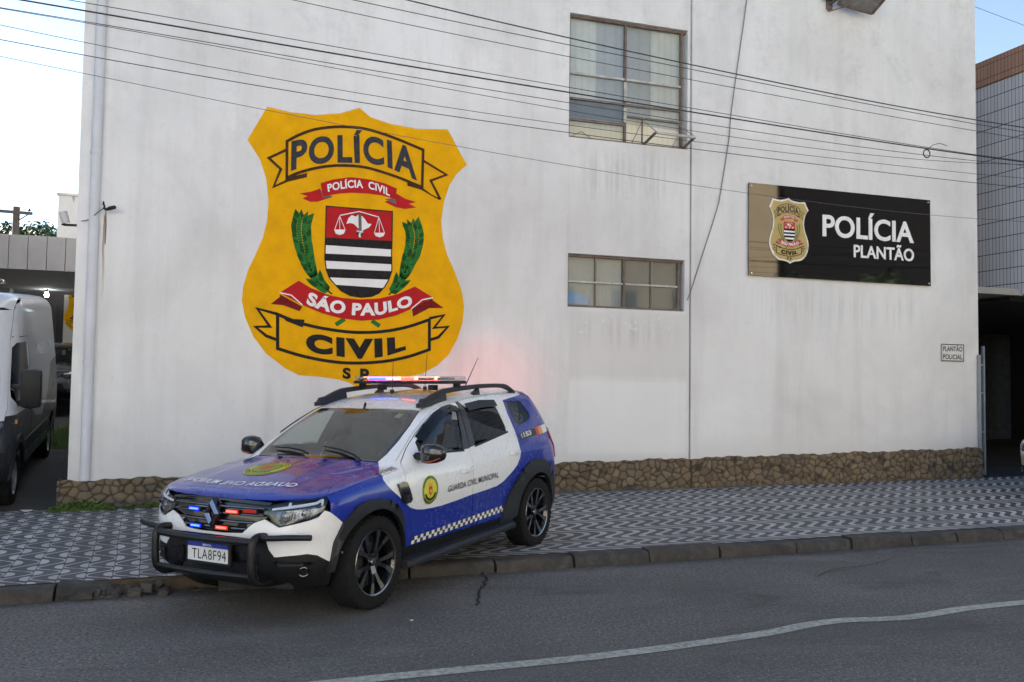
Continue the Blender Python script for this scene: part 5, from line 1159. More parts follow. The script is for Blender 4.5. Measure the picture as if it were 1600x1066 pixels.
mb = win_root(W2); frame_bar(mb, 5.930, 2.916, 5.930, 3.658, .04, .105, .06); LW = mb.build('window', M_IRON, ST, bevel=.004)
mb = MB()
for x0, x1 in ((4.997, 5.91), (5.95, 6.869)): frame_bar(mb, x0, 3.275, x1, 3.275, .026, .100, .045); xm = (x0 + x1) / 2; frame_bar(mb, xm, 2.916, xm, 3.658, .026, .103, .045, 1)
mb.build('glazing_bar', [M_IRONP, M_IRON], LW, bevel=.003)
mb = MB(); mb.add([(4.997, .112, 2.916), (6.869, .112, 2.916), (6.869, .112, 3.658), (4.997, .112, 3.658)], [(0, 1, 2, 3)]); mb.build('pane', MATS['pane_glass'], LW, smooth=0, recalc=False)
mb = MB()
for x0, x1, mi in ((4.9, 5.93, 0), (5.93, 6.95, 1)): mb.add([(x0, .19 if mi == 0 else .24, 2.8), (x1, .19 if mi == 0 else .24, 2.8), (x1, .19 if mi == 0 else .24, 3.75), (x0, .19 if mi == 0 else .24, 3.75)], [(0, 1, 2, 3)], mi)
mb.build('curtain', [M_RIB, mat('dark_green_curtain', (.055, .068, .066), .9)], LW, smooth=0, recalc=False)
mb = MB(); flat(mb, [(5.02, 2.93), (5.36, 2.94), (5.38, 3.06), (5.22, 3.10), (5.10, 3.14), (5.03, 3.13)], lambda u, v, d: (u, d, v), .17, 0); mb.build('blue_bag', mat('blue_plastic', (.12, .30, .62), .4), LW, smooth=0)
# painted shield
PM = [mat('mural_gold', (.72, .365, .004), .85, spec=.12, var=.11, scale=3.5, bumps=.25, bscale=14), mat('mural_black', (.022, .02, .02), .85, spec=.12, var=.4, scale=16, bumps=.2), mat('mural_red', (.42, .018, .022), .85, spec=.12, var=.12), mat('mural_white', (.74, .74, .73), .85, spec=.12, var=.06), mat('mural_green', (.028, .15, .03), .85, spec=.12, var=.3, scale=20), mat('mural_dark_green', (.014, .07, .016), .85, spec=.12, var=.4, scale=16, bumps=.2), mat('mural_brown', (.06, .03, .016), .85, spec=.12, var=.4, scale=16, bumps=.2), mat('mural_grey', (.16, .13, .13), .85, spec=.12, var=.4, scale=16, bumps=.2), mat('mural_dark_red', (.17, .014, .014), .85, spec=.12, var=.4, scale=16, bumps=.2), mat('mural_slate', (.042, .044, .052), .85, spec=.12, var=.35, scale=14)]
badge(ST, 'painted_shield', lambda u, v, d: Vector((1.80 + u, -d - .0005, 3.50 + v)), .0035, PM)
car_mats()
# ------------------------------------------------------------------ signs and fittings on the front
def wfn(x0, z0, sx=1.0, sz=1.0, y=0.0): return lambda u, v, d: Vector((x0 + sx * u, y - d, z0 + sz * v))
def flat_text(mb, s, x0, x1, z0, h, y, mi=0, bold=0.0, space=1.0):
    v, f = text2d(s, bold, space); u = v[:, 0] / v[:, 0].max(); mb.add([(x0 + (x1 - x0) * a, y, z0 + h * c) for a, c in zip(u, v[:, 1])], f, mi)
M_ACR = mat('black_acrylic', (.004, .004, .005), .035, coat=1.0, var=.0)
SG = thing('wall_sign', 'glossy black sign reading POLÍCIA PLANTÃO with a small golden shield', 'sign', (9.95, 0, 4.27), 0, 'signs on the station front')
def loc(p): return lambda u, v, d: p(u, v, d) - Vector((9.95, 0, 4.27))
mb = MB(); mb.box((-.003, -.035, .003), (3.70, .03, 1.522)); mb.build('panel', M_ACR, SG, bevel=.003)
SM = [mat('sign_gold', (.42, .33, .13), .35, .2, var=.1), MATS['mural_black'], mat('sign_red', (.48, .05, .05), .4), mat('sign_white', (.80, .80, .80), .4, var=.03), mat('sign_green', (.10, .20, .06), .4), mat('sign_dark_green', (.06, .13, .05), .4), mat('sign_brown', (.05, .04, .025), .4), MATS['mural_grey'], mat('sign_dark_red', (.25, .03, .03), .4), mat('sign_ink', (.03, .03, .03), .4)]
M_SILV = mat('sign_silver', (.66, .68, .70), .3, .3)
badge(SG, 'badge', loc(wfn(8.866, 4.27, .232, .262, -.051)), .003, SM, 1, M_SILV)
mb = MB(); ox, oz = 9.95, 4.27
v, f = text2d("POLÍCIA", .018, 1.0)
def relief(mb, s, x0, x1, z0, h, y0, dpt, bold):
    v, f = text2d(s, bold, 1.0); u = v[:, 0] / v[:, 0].max(); P = [(x0 + (x1 - x0) * a, z0 + h * c) for a, c in zip(u, v[:, 1])]; n = len(P)
    cnt = set()
    for t_ in f:
        for i in range(3): cnt.add((t_[i], t_[(i + 1) % 3]))
    rim = [e for e in cnt if (e[1], e[0]) not in cnt]
    mb.add([(x, y0 - dpt, z) for x, z in P] + [(x, y0, z) for x, z in P], list(f) + [(e[1], e[0], n + e[0], n + e[1]) for e in rim])
relief(mb, "POLÍCIA", 9.525 - ox, 11.425 - ox, 4.245 - oz, .365, -.0505, .008, .022); relief(mb, "PLANTÃO", 10.155 - ox, 11.425 - ox, 3.925 - oz, .215, -.0505, .008, .02)
mb.build('lettering', SM[3], SG, smooth=0, recalc=False)
for x, z in ((-1.80, -.715), (1.80, -.715), (-1.80, .72), (1.80, .72)):
    mb = MB(); mb.lathe([(0, .062), (.014, .060), (.018, .050), (.018, .046)], 12, 0, Matrix.Translation((x, 0, z)) @ Matrix.Rotation(R(90), 4, 'X')); mb.build('bolt', MATS['chrome'], SG)
S2 = thing('wall_sign', 'small white plate lettered PLANTÃO POLICIAL in black beside the gateway', 'sign', (12.29, 0, 2.353), 0, 'signs on the station front')
mb = MB(); mb.box((0, -.012, 0), (.50, .022, .30)); mb.build('panel', mat('enamel_white', (.60, .60, .58), .5, var=.1), S2, bevel=.003)
mb = MB(); y = -.0265; flat_text(mb, "PLANTÃO", -.215, .215, .025, .085, y, 0, .02, 1.05); flat_text(mb, "POLICIAL", -.215, .215, -.115, .085, y, 0, .02, 1.05); mb.build('lettering', MATS['decal_black'], S2, smooth=0, recalc=False)
mb = MB(); ringp = [(-.245, -.145), (.245, -.145), (.245, .145), (-.245, .145)]; strip(mb, ringp, .016, lambda u, v, d: (u, -.0265, v), 0, 0, True); mb.build('border', MATS['decal_black'], S2, smooth=0)
# flood lamp high on the wall
FL = thing('floodlight', 'weathered metal floodlight on a bracket at the top of the wall', 'lamp', (9.98, 0, 8.14))
mb = MB(); rt = Matrix.Rotation(R(-24), 3, 'X') @ Matrix.Rotation(R(8), 3, 'Y')
def pt(x, y, z): return rt @ Vector((x, y, z)) + Vector((.10, -.42, .17))
o = [pt(-.33, -.24, -.06), pt(.33, -.24, -.06), pt(.33, .24, -.06), pt(-.33, .24, -.06), pt(-.24, -.15, .13), pt(.24, -.15, .13), pt(.24, .17, .13), pt(-.24, .17, .13)]
mb.add(o, [(0, 1, 5, 4), (1, 2, 6, 5), (2, 3, 7, 6), (3, 0, 4, 7), (4, 5, 6, 7), (0, 3, 2, 1)]); mb.build('housing', mat('weathered_aluminium', (.20, .20, .19), .55, .5, var=.35), FL, bevel=.02)
mb = MB()
for a, b in (((-.34, -.25), (.34, -.25)), ((.34, -.25), (.34, .25)), ((.34, .25), (-.34, .25)), ((-.34, .25), (-.34, -.25))): mb.bar(pt(a[0], a[1], -.07), pt(b[0], b[1], -.07), .045, .03)
mb.build('lamp_frame', M_IRON, FL, bevel=.005)
mb = MB(); mb.add([pt(-.31, -.22, -.072), pt(-.31, .22, -.072), pt(.31, .22, -.072), pt(.31, -.22, -.072)], [(0, 1, 2, 3)]); mb.build('lamp_glass', mat('dusty_glass', (.17, .17, .165), .25, var=.3), FL, smooth=0)
mb = MB(); mb.bar((-.28, 0, .10), (-.28, -.28, .12), .04, .03); mb.bar((-.28, -.28, .12), pt(-.36, 0, 0), .04, .03); mb.box((-.28, -.02, .1), (.12, .03, .16)); mb.tube(spline([(-.30, -.02, .02), (-.36, -.12, -.06), (-.26, -.25, -.05), (-.1, -.3, .02)], 5), .012, 6); mb.box((-.34, -.12, .20), (.16, .12, .10)); mb.build('bracket', M_IRON, FL, bevel=.004)
# two small cameras by the left corner
C1 = thing('security_camera', 'tiny black camera on a thin arm right of the downpipe, above a rust streak', 'security camera', (-1.45, 0, 3.87), 0, 'security cameras at the station corner')
mb = MB(); mb.tube([(-.03, 0, .05), (-.02, -.06, .0), (.02, -.09, -.01)], .012, 6); mb.tube([(-.045, 0, .06), (-.04, -.01, .10), (-.03, -.01, .05)], .01, 6); mb.build('mount', MATS['black_plastic'], C1)
mb = MB(); mb.tube([(.0, -.08, -.012), (.055, -.13, .0), (.115, -.17, .012)], [.016, .026, .024], 10); mb.build('camera_body', MATS['black_plastic'], C1)
mb = MB(); mb.tube([(-.01, -.005, -.02), (.0, -.004, -.2), (-.004, -.004, -.45)], .006, 5); mb.build('cord', M_IRON, C1)
C2 = thing('security_camera', 'white box camera on a black arm at the station corner', 'security camera', (-1.80, .10, 3.66), 0, 'security cameras at the station corner')
mb = MB(); mb.bar((0, 0, 0), (-.14, -.01, -.005), .025, .03); mb.bar((-.14, -.01, -.005), (-.17, -.04, .0), .03, .03); mb.build('mount', MATS['black_plastic'], C2, bevel=.004)
mb = MB(); mb.tube([(-.125, -.04, .015), (-.165, -.06, .155)], .052, 14); mb.build('camera_body', mat('camera_white', (.5, .5, .52), .4), C2, smooth=40)
cc = MB(); cc.tube(spline([(-1.78, .02, 3.70), (-1.66, -.03, 3.72), (-1.55, -.10, 3.80), (-1.47, -.02, 3.90)], 6), .006, 5); tag(cc.build('cable', MATS['grey_plastic']), 'short thin grey cable joining the two cameras across the downpipe', 'cable')
# loose cable down the wall
cc = MB(); cc.tube(spline([(8.09, -.03, 8.5), (8.064, -.03, 8.083), (7.90, -.03, 7.0), (7.767, -.035, 6.143), (7.733, -.03, 5.727), (7.581, -.03, 4.842), (7.512, -.03, 4.545), (7.246, -.03, 3.781), (7.06, -.03, 3.25), (6.99, -.02, 3.06)], 5), .009, 6)
tag(cc.build('cable', mat('cable_grey', (.20, .20, .205), .7)), 'loose grey cable hanging down the wall from roof to lower window', 'cable')
# ------------------------------------------------------------------ wires over the kerb
M_WIRE = mat('wire_black', (.020, .020, .026), .6); M_WIRE2 = mat('wire_grey', (.07, .07, .075), .6)
YW = -4.3
def wire(pts, r, label, m=None, ext=True, y=YW):
    xs = np.array([p[0] for p in pts]); zs_w = np.array([p[1] for p in pts]); c = np.polyfit(xs, zs_w, 3 if len(pts) > 5 else 2); x0, x1 = xs.min(), xs.max()
    P = [(x, np.polyval(c, x)) for x in np.linspace(x0, x1, 26)]; dc = np.polyder(c)
    if ext in (True, 'l'): P = [(x0 - q, np.polyval(c, x0) - np.polyval(dc, x0) * q + .004 * q * q) for q in (14, 10, 6, 3)] + P
    if ext in (True, 'r'): P = P + [(x1 + q, np.polyval(c, x1) + np.polyval(dc, x1) * q + .004 * q * q) for q in (3, 6, 10, 14)]
    mb = MB(); mb.tube([(x, y + .008 * math.sin(x), z) for x, z in P], r * .56, 6); return tag(mb.build('overhead_wire', m or M_WIRE), label, 'wire', 'overhead wires along the street')
wire([(-1.654, 4.802), (-1.024, 4.785), (.324, 4.730), (3.021, 4.612), (4.542, 4.570), (6.122, 4.525), (8.405, 4.474), (9.136, 4.462)], .0125, 'thickest black wire of the lower bunch, passing the top of the sash')
wire([(-1.314, 4.854), (-.313, 4.804), (.998, 4.742), (3.02, 4.672), (4.542, 4.603), (6.1, 4.527), (8.4, 4.476)], .006, 'thin wire running just above the thickest wire', None, True, YW - .03)
wire([(-1.791, 4.728), (-1.177, 4.683), (-.308, 4.657), (1.0, 4.610), (3.022, 4.514), (4.542, 4.461), (8.4, 4.41)], .006, 'thin wire hugging the underside of the thickest wire')
wire([(-1.789, 4.675), (-1.153, 4.655), (-.475, 4.631), (1.002, 4.552), (1.907, 4.462), (3.024, 4.385), (4.679, 4.36), (8.404, 4.359)], .005, 'thin wire that dips and crosses its neighbours before the upper window', None, True, YW - .08)
wire([(-1.786, 4.585), (-.665, 4.518), (.696, 4.401), (3.025, 4.290), (4.679, 4.292), (8.4, 4.27)], .005, 'thin wire passing over the left peak of the painted shield', None, True, YW + .06)
wire([(-1.782, 4.489), (-.878, 4.418), (1.007, 4.322), (3.026, 4.240), (4.68, 4.212), (8.401, 4.176)], .0065, 'lowest black wire of the bunch, below the open sash', None, True, YW + .1)
wire([(-1.777, 4.357), (-.657, 4.258), (.339, 4.155), (2.084, 4.004), (3.03, 3.925), (4.576, 3.848), (5.253, 3.812), (8.367, 3.755)], .0045, 'faint grey wire crossing the painted shield and the black sign', M_WIRE2, True, YW + .15)
wire([(.553, 5.141), (3.016, 4.983), (4.676, 4.905), (6.547, 4.83), (8.409, 4.765), (9.14, 4.748)], .006, 'lowest wire of the upper three, crossing mid upper window')
wire([(.987, 5.208), (3.014, 5.084), (4.891, 4.99), (6.548, 4.890), (8.41, 4.834)], .007, 'middle wire of the upper three', None, True, YW - .05)
wire([(1.594, 5.301), (3.013, 5.182), (4.501, 5.073), (6.156, 4.980), (8.411, 4.903), (9.143, 4.884)], .011, 'thick top wire of the upper three')
wire([(16.529, 11.047), (18.652, 10.727), (21, 10.4)], .010, 'single wire against the sky above the tiled building', None, True, 4.0)
mb = MB(); tor = [(7.645 + .047 * math.cos(a), YW - .02, 4.418 + .047 * math.sin(a)) for a in [2 * math.pi * k / 20 for k in range(21)]]
for q in (0, .008, -.006): mb.tube([(x + q, y + q, z + q * .6) for x, y, z in tor], .006, 5)
mb.tube(spline([(7.66, YW - .02, 4.46), (7.75, YW, 4.53), (7.86, YW, 4.56), (7.95, YW - .01, 4.54)], 5), .004, 5); tag(mb.build('wire_coil', M_WIRE), 'small ring of spare wire hanging from the thick wire', 'wire coil')

# ------------------------------------------------------------------ right side: tiled neighbour, dark passage, gate
def tile_mat(name, a, b_, grout, cy, cz, gl=.25):
    m, t, b = nodes(name); oc = objco(t); sp = N(t, "ShaderNodeSeparateXYZ"); L(t, oc, sp.inputs[0])
    hor = math_(t, 'DIVIDE', math_(t, 'ADD', sp.outputs[1], sp.outputs[0]), cy); ver = math_(t, 'DIVIDE', sp.outputs[2], cz)
    g = math_(t, 'MAXIMUM', math_(t, 'GREATER_THAN', math_(t, 'ABSOLUTE', math_(t, 'SUBTRACT', math_(t, 'FRACT', hor), .5)), .44), math_(t, 'GREATER_THAN', math_(t, 'ABSOLUTE', math_(t, 'SUBTRACT', math_(t, 'FRACT', ver), .5)), .475))
    cb = N(t, "ShaderNodeCombineXYZ"); L(t, math_(t, 'FLOOR', hor), cb.inputs[0]); L(t, math_(t, 'FLOOR', ver), cb.inputs[1]); wn = N(t, "ShaderNodeTexWhiteNoise"); L(t, cb.outputs[0], wn.inputs["Vector"])
    n = noise(t, .8, 5, .6, oc); c = mixc(t, wn.outputs[0], a, b_); c = mixc(t, math_(t, 'MULTIPLY', n, .35), c, tuple(q * .7 for q in a)); c = mixc(t, g, c, grout)
    L(t, c, b.inputs["Base Color"]); L(t, mixc(t, g, (gl, gl, gl), (.9, .9, .9)), b.inputs["Roughness"]); bump(t, b, math_(t, 'SUBTRACT', 1.0, g), .4, .006); return m
M_T1 = tile_mat('grey_tile', (.52, .52, .54), (.60, .60, .62), (.06, .06, .07), .080, .31); M_T2 = tile_mat('brown_tile', (.34, .18, .11), (.40, .22, .14), (.09, .06, .045), .080, .27, .5)
NB = thing('tiled_building', 'neighbouring building clad in grey tiles with a brown top band over a dark opening', 'building', (14.2, 0, 0))
mb = MB(); mb.box((6.0, 7.2, 5.60), (12.0, 14.8, 4.20)); mb.build('wall', M_T1, NB, smooth=0)
mb = MB(); mb.box((5.99, 7.19, 7.96), (12.06, 14.86, .50)); mb.build('top_band', M_T2, NB, smooth=0)
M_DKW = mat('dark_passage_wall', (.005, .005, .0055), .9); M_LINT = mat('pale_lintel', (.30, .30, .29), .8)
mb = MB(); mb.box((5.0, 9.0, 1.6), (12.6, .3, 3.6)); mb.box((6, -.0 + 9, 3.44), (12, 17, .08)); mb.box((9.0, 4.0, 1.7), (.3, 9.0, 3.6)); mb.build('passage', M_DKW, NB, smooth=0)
mb = MB(); mb.box((-.64, 5.2, 3.55), (1.27, 9.9, .10)); mb.box((-.64, .235, 3.50), (1.27, .05, .05)); mb.build('canopy', M_LINT, NB, bevel=.004)
mb = MB(); mb.tube([(.6, .3, 8.2), (.6, .3, 8.50)], .018, 6); mb.box((.6, .3, 8.48), (.09, .05, .05)); mb.build('roof_camera', MATS['black_plastic'], NB)
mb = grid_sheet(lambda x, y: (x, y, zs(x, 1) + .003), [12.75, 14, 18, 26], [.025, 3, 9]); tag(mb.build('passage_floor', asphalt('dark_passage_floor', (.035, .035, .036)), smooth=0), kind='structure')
GT = thing('metal_gate', 'narrow bluish grey metal gate leaf folded open at the station corner', 'gate', (12.93, .02, .10))
M_GATE = mat('gate_paint', (.17, .20, .24), .5, .3, var=.2)
mb = MB(); mb.box((.075, -.02, 1.24), (.035, .05, 2.30)); mb.build('post', M_GATE, GT, bevel=.005)
mb = MB(); mb.box((-.045, -.045, 1.36), (.075, .012, 1.74)); mb.build('leaf', mat('gate_sheet', (.24, .26, .285), .55, .2, var=.15), GT, bevel=.003)
mb = MB()
for z in (.85, 1.55, 2.05): mb.box((.02, -.035, z), (.12, .03, .03))
mb.build('hinge', M_GATE, GT, bevel=.003)

# ------------------------------------------------------------------ left side: canopy, back wall, water tower, trees
M_CONC = mat('concrete_panel', (.30, .30, .31), .85, var=.10, scale=2.5, bumps=.15); M_WHITE = mat('yard_white', (.58, .58, .57), .85, var=.08, scale=1.2); M_SOFF = mat('canopy_soffit', (.34, .34, .34), .9)
CP = thing('carport', 'grey concrete carport roof with vertical panel joints over the yard', 'carport', (-6, 10, 0))
mb = MB(); x = -9.0
while x < 4.1: mb.box((x + .19, 0, 4.51), (.372, .12, .78)); x += .385
mb.build('fascia', M_CONC, CP, bevel=.006)
mb = MB(); mb.box((-2.5, 3.3, 4.17), (13.2, 6.4, .08)); mb.box((-2.5, 3.2, 4.86), (13.2, 6.3, .05)); mb.build('soffit', M_SOFF, CP, smooth=0)
for x in (-3.6, .2):
    mb = MB(); mb.box((x, 5.2, 2.6), (.45, .45, 3.2)); mb.build('column', M_CONC, CP, bevel=.02)
for x, y, w_ in ((.6, 1.2, .5), (-.4, 2.6, .3)):
    mb = MB(); mb.box((x, y, 4.115), (w_, .14, .03)); mb.build('ceiling_fitting', MATS['black_plastic'], CP, bevel=.005)
LB = thing('ceiling_lamp', 'small glowing white bulb under the carport roof', 'lamp', (-4.67, 15.0, 3.98))
mb = MB(); mb.lathe([(0, -.07), (.04, -.055), (.06, 0), (.045, .05), (.03, .09)], 16); mb.build('bulb', emit('bulb_glow', (.95, 1.0, 1.0), 14), LB)
mb = MB(); mb.lathe([(.03, .08), (.035, .15), (0, .15)], 10); mb.build('socket', MATS['black_plastic'], LB)
BW = thing('back_wall', 'white wall at the end of the yard with a second golden shield painted on it', 'wall', (-4.0, 16.6, 0))
mb = MB(); mb.box((2.0, .15, 2.6), (4.95, .25, 3.2)); mb.build('wall', M_WHITE, BW, smooth=0)
PM2 = PM
badge(BW, 'painted_shield', lambda u, v, d: Vector((.13 + u * .385, .015 - d, 3.72 + v * .385)), .004, PM2, 1)
DW = thing('dark_doorway_wall', 'dark recessed wall beside the white back wall under the carport', 'wall', (-8, 17.5, 0))
mb = MB(); mb.box((0, 0, 2.6), (9, .3, 3.4)); mb.box((3.1, -.4, 2.4), (.25, .6, 3.0)); mb.build('wall', mat('dark_plaster', (.06, .06, .065), .9), DW, smooth=0)  # plain dark base colour
TW = thing('water_tower', 'square white tower block above the carport roof with a stained top', 'tower', (-3.1, 16.4, 0))
mb = MB(); mb.box((0, 1.2, 5.9), (3.2, 2.4, 2.35)); mb.build('wall', mat('tower_white', (.36, .36, .36), .85, var=.06), TW, bevel=.02)
mb = MB(); mb.box((0, 1.2, 7.11), (3.28, 2.48, .07)); mb.build('coping', mat('stained_coping', (.30, .29, .28), .9, var=.4, scale=4), TW, bevel=.01)
mb = MB()
for k in range(9):
    xx = -1.2 + k * .27; h = .12 + .25 * rng.random(); mb.add([(xx - .05, -.003, 7.07), (xx + .06, -.003, 7.07), (xx + .02, -.003, 7.07 - h)], [(0, 2, 1)])
mb.build('stain', mat('grime', (.22, .21, .20), .95), TW, smooth=0)
PL = thing('utility_pole', 'wooden utility pole with one crossarm beyond the carport', 'utility pole', (-8.12, 28, 0))
M_WOOD = mat('pole_wood', (.10, .08, .065), .9, var=.3)
mb = MB(); mb.tube([(0, 0, 0), (0, 0, 8.62)], [.17, .13], 10); mb.build('pole', M_WOOD, PL)
mb = MB(); mb.bar((-1.6, -.16, 8.40), (.62, -.16, 8.36), .10, .12); mb.bar((0, -.16, 7.95), (.5, -.16, 8.34), .04, .04); mb.build('crossarm', M_WOOD, PL)
for x in (-1.4, -.7, .5):
    mb = MB(); mb.lathe([(.05, 0), (.06, .05), (.03, .10), (0, .12)], 8, 0, Matrix.Translation((x, -.16, 8.45))); mb.build('insulator', MATS['grey_plastic'], PL)
def leaf_mat(name, a, b_):
    m, t, b = nodes(name); oc = objco(t); n = noise(t, 1.6, 3, .6, oc); gi = N(t, "ShaderNodeNewGeometry")
    c = mixc(t, ramp(t, n, [(.35, 0), (.65, 1)]), a, b_); c = mixc(t, math_(t, 'MULTIPLY', gi.outputs["Random Per Island"], .6), c, tuple(q * .6 for q in a)); L(t, c, b.inputs["Base Color"]); b.inputs["Roughness"].default_value = .6
    b.inputs["Subsurface Weight"].default_value = 0; return m
def tree(name, label, loc_, hgt, rad, n, m, seed, group, squash=.75, leaf=.16):
    rr = random.Random(seed); T = thing(name, label, 'tree', loc_, 0, group)
    mb = MB(); th = hgt - rad * squash * 1.1; top = Vector((rr.uniform(-.2, .2), rr.uniform(-.2, .2), th)); mb.tube([(0, 0, 0), top * .5 + Vector((.1, 0, 0)), top], [.22, .17, .12], 8)
    tips = []
    for k in range(9):
        a = rr.uniform(0, 6.28); e = top + Vector((math.cos(a), math.sin(a), rr.uniform(.1, .9) * squash)) * rad * rr.uniform(.4, .8); mb.tube([top * rr.uniform(.7, 1), (top + e) / 2 + Vector((0, 0, .15)), e], [.08, .05, .02], 5); tips.append(e)
    mb.build('trunk', M_WOOD, T)
    vs = []; fs = []; cen = Vector((0, 0, hgt - rad * squash)); cl_ = []
    for k in range(int(10 + n / 260)):
        while True:
            d = Vector((rr.uniform(-1, 1), rr.uniform(-1, 1), rr.uniform(-.85, 1)))
            if d.length < 1: break
        cl_.append((cen + Vector((d.x * rad, d.y * rad, d.z * rad * squash)) * .85, rad * rr.uniform(.22, .40)))
    for i in range(n):
        c, r0 = rr.choice(cl_); d = Vector((rr.gauss(0, 1), rr.gauss(0, 1), rr.gauss(0, .8))).normalized(); p = c + d * r0 * rr.uniform(.55, 1.05); nn = (d + Vector((rr.uniform(-.7, .7), rr.uniform(-.7, .7), rr.uniform(-.2, .9)))).normalized()
        u = nn.orthogonal().normalized(); u = Matrix.Rotation(rr.uniform(0, 6.28), 3, nn) @ u; v = nn.cross(u); s = leaf * rr.uniform(.6, 1.3); b = len(vs)
        vs += [p - u * s, p + v * s * .4, p + u * s, p - v * s * .4]; fs.append((b, b + 1, b + 2, b + 3))
    mb = MB(); mb.add(vs, fs); mb.build('crown', m, T, smooth=0, recalc=False); return T
M_LF1 = leaf_mat('leaf_green', (.045, .085, .022), (.075, .115, .03)); M_LF2 = leaf_mat('leaf_dark', (.025, .05, .018), (.045, .075, .025))
tree('tree', 'dark bushy tree behind the crossarm pole, at the picture edge', (-11.0, 35, 0), 9.35, 2.6, 5200, M_LF2, 21, 'trees beyond the carport')
tree('tree', 'broad green tree right of the pole, beyond the carport roof', (-8.3, 33, 0), 8.8, 2.1, 5000, M_LF1, 22, 'trees beyond the carport')
tree('tree', 'small dark tree next to the white tower block', (-6.4, 34, 0), 8.75, 1.5, 3000, M_LF2, 23, 'trees beyond the carport')
# weeds at the wall corner and a strip of grass in the yard
def weeds(name, label, x0, x1, y0, y1, n, h, seed, z=None, flatk=False):
    rr = random.Random(seed); mb = MB(); vs = []; fs = []
    for i in range(n):
        x = rr.uniform(x0, x1); y = rr.uniform(y0, y1); zz = z if z is not None else zs(x, 1); k = (1 - abs((x - (x0 + x1) / 2) / ((x1 - x0) / 2)) ** 2) * .8 + .2
        hh = h * k * rr.uniform(.3, 1.0); a = rr.uniform(0, 6.28); p = Vector((x, y, zz + hh * rr.uniform(.35, 1))); u = Vector((math.cos(a), math.sin(a), rr.uniform(-.4, .6))) * rr.uniform(.016, .036); v = Vector((-math.sin(a), math.cos(a), rr.uniform(-.3, .3))) * rr.uniform(.008, .018)
        b = len(vs); vs += [p - u, p + v, p + u, p - v]; fs.append((b, b + 1, b + 2, b + 3))
        if i % 4 == 0: b = len(vs); vs += [(x - .003, y, zz), (x + .003, y, zz), p]; fs.append((b, b + 1, b + 2))
    mb.add(vs, fs); return tag(mb.build(name, M_LF3, smooth=0, recalc=False), label, 'weed', 'weeds at the foot of the wall')
M_LF3 = leaf_mat('weed_green', (.10, .19, .035), (.18, .28, .06))
weeds('weed', 'largest clump of green weeds at the foot of the station corner', -1.98, -1.22, -.24, -.03, 1500, .15, 3)
weeds('weed', 'thin weeds along the stone base right of the corner clump', -1.15, -.55, -.13, -.03, 260, .09, 4)
weeds('weed', 'sparse low weeds where the stone base meets the patrol car', -.4, .35, -.11, -.04, 200, .06, 5)
rr = random.Random(9); mb = MB(); vs = []; fs = []
for i in range(5200):
    x = rr.uniform(-4.4, -1.85); y = rr.uniform(4.8, 7.4); z = zy(y); h = rr.uniform(.05, .14); a = rr.uniform(0, 6.28); b = len(vs); d = Vector((math.cos(a), math.sin(a), 0)) * .008
    vs += [Vector((x, y, z)) - d, Vector((x, y, z)) + d, Vector((x + rr.uniform(-.04, .04), y + rr.uniform(-.04, .04), z + h))]; fs.append((b, b + 1, b + 2))
mb.add(vs, fs); tag(mb.build('grass', M_LF3, smooth=0, recalc=False), kind='stuff')
# litter
for (x, y, l, r0) in ((-2.2, -.16, 'scrap of white paper lying at the edge of the driveway', .06), (1.35, -6.05, 'small scrap of pale litter on the asphalt in front of the car', .012), (4.02, -4.53, 'white pebble lying in the gutter by the kerb', .02), (5.62, -4.46, 'second pale pebble in the gutter, further right', .02)):
    mb = MB(); o = [(x + r0 * math.cos(a) * (1 + .4 * math.sin(3 * a)), y + r0 * .6 * math.sin(a)) for a in [2 * math.pi * k / 9 for k in range(9)]]; z = .006 if y < -1 else zs(x, 1) + .012
    mb.prism(o, lambda u, v, d: (u, v, z + d + .25 * abs(u - x)), 0, .006); tag(mb.build('litter', mat('paper_scrap', (.45, .45, .43), .8), smooth=0), l, 'litter', 'litter on the ground')
# ------------------------------------------------------------------ across the street (seen in the gloss of the sign and the car); added sun blocker and bounce houses
FH = thing('sun_blocker', 'two storey pale house left of the driveway, outside the picture', 'building', (-13.0, 5.5, 0))  # added out of view to block the sun from the street
mb = MB(); mb.box((0, 0, 5.4), (14, 12.4, 10.8)); mb.build('wall', mat('pale_block', (.42, .40, .37), .85), FH, smooth=0)
for k in range(4):
    for z in (2, 6): mb = MB(); mb.box((-5 + 3.3 * k, -6.22, z), (1.6, .1, 1.5)); mb.build('window', MATS['gloss_black'], FH, smooth=0)
M_BEI = mat('beige_render', (.50, .40, .26), .85, var=.08, scale=1)
OB = thing('beige_house', 'beige rendered house across the street with dark windows', 'building', (17.0, -23.0, 0))
mb = MB(); mb.box((2.2, -4, 6.5), (11.2, 8, 13.0)); mb.build('wall', M_BEI, OB, smooth=0)
for x in (-3, 0, 3):
    for z in (2.0, 5.2):
        mb = MB(); mb.box((x, .03, z), (1.2, .1, 1.4)); mb.build('window', MATS['gloss_black'], OB, bevel=.02)
OB2 = thing('reflection_block', 'tall dark brick house across the street behind the trees', 'building', (29.5, -25.0, 0))  # height and near-black colour shaped to keep the sign's reflection dark
mb = MB(); mb.box((6.2, -4, 13.0), (27.2, 8, 26.0)); mb.build('wall', mat('reflection_black', (.010, .009, .008), .9), OB2, smooth=0)
mb = MB(); mb.box((6.2, -4, 26.1), (27.6, 8.6, .25)); mb.build('roof', mat('roof_dark', (.05, .045, .04), .9), OB2, smooth=0)
for i, (x, y, h, r0) in enumerate(((24.5, -21.5, 6.6, 2.2), (29.0, -21.8, 7.2, 2.5), (34.0, -21.0, 6.2, 2.2))):
    tree('tree', ('shade tree across the street next to the beige house', 'tallest shade tree across the street before the brick house', 'shade tree farthest along the opposite pavement')[i], (x, y, 0), h, r0, 2600, M_LF2, 40 + i, 'trees across the street', .8, .22)

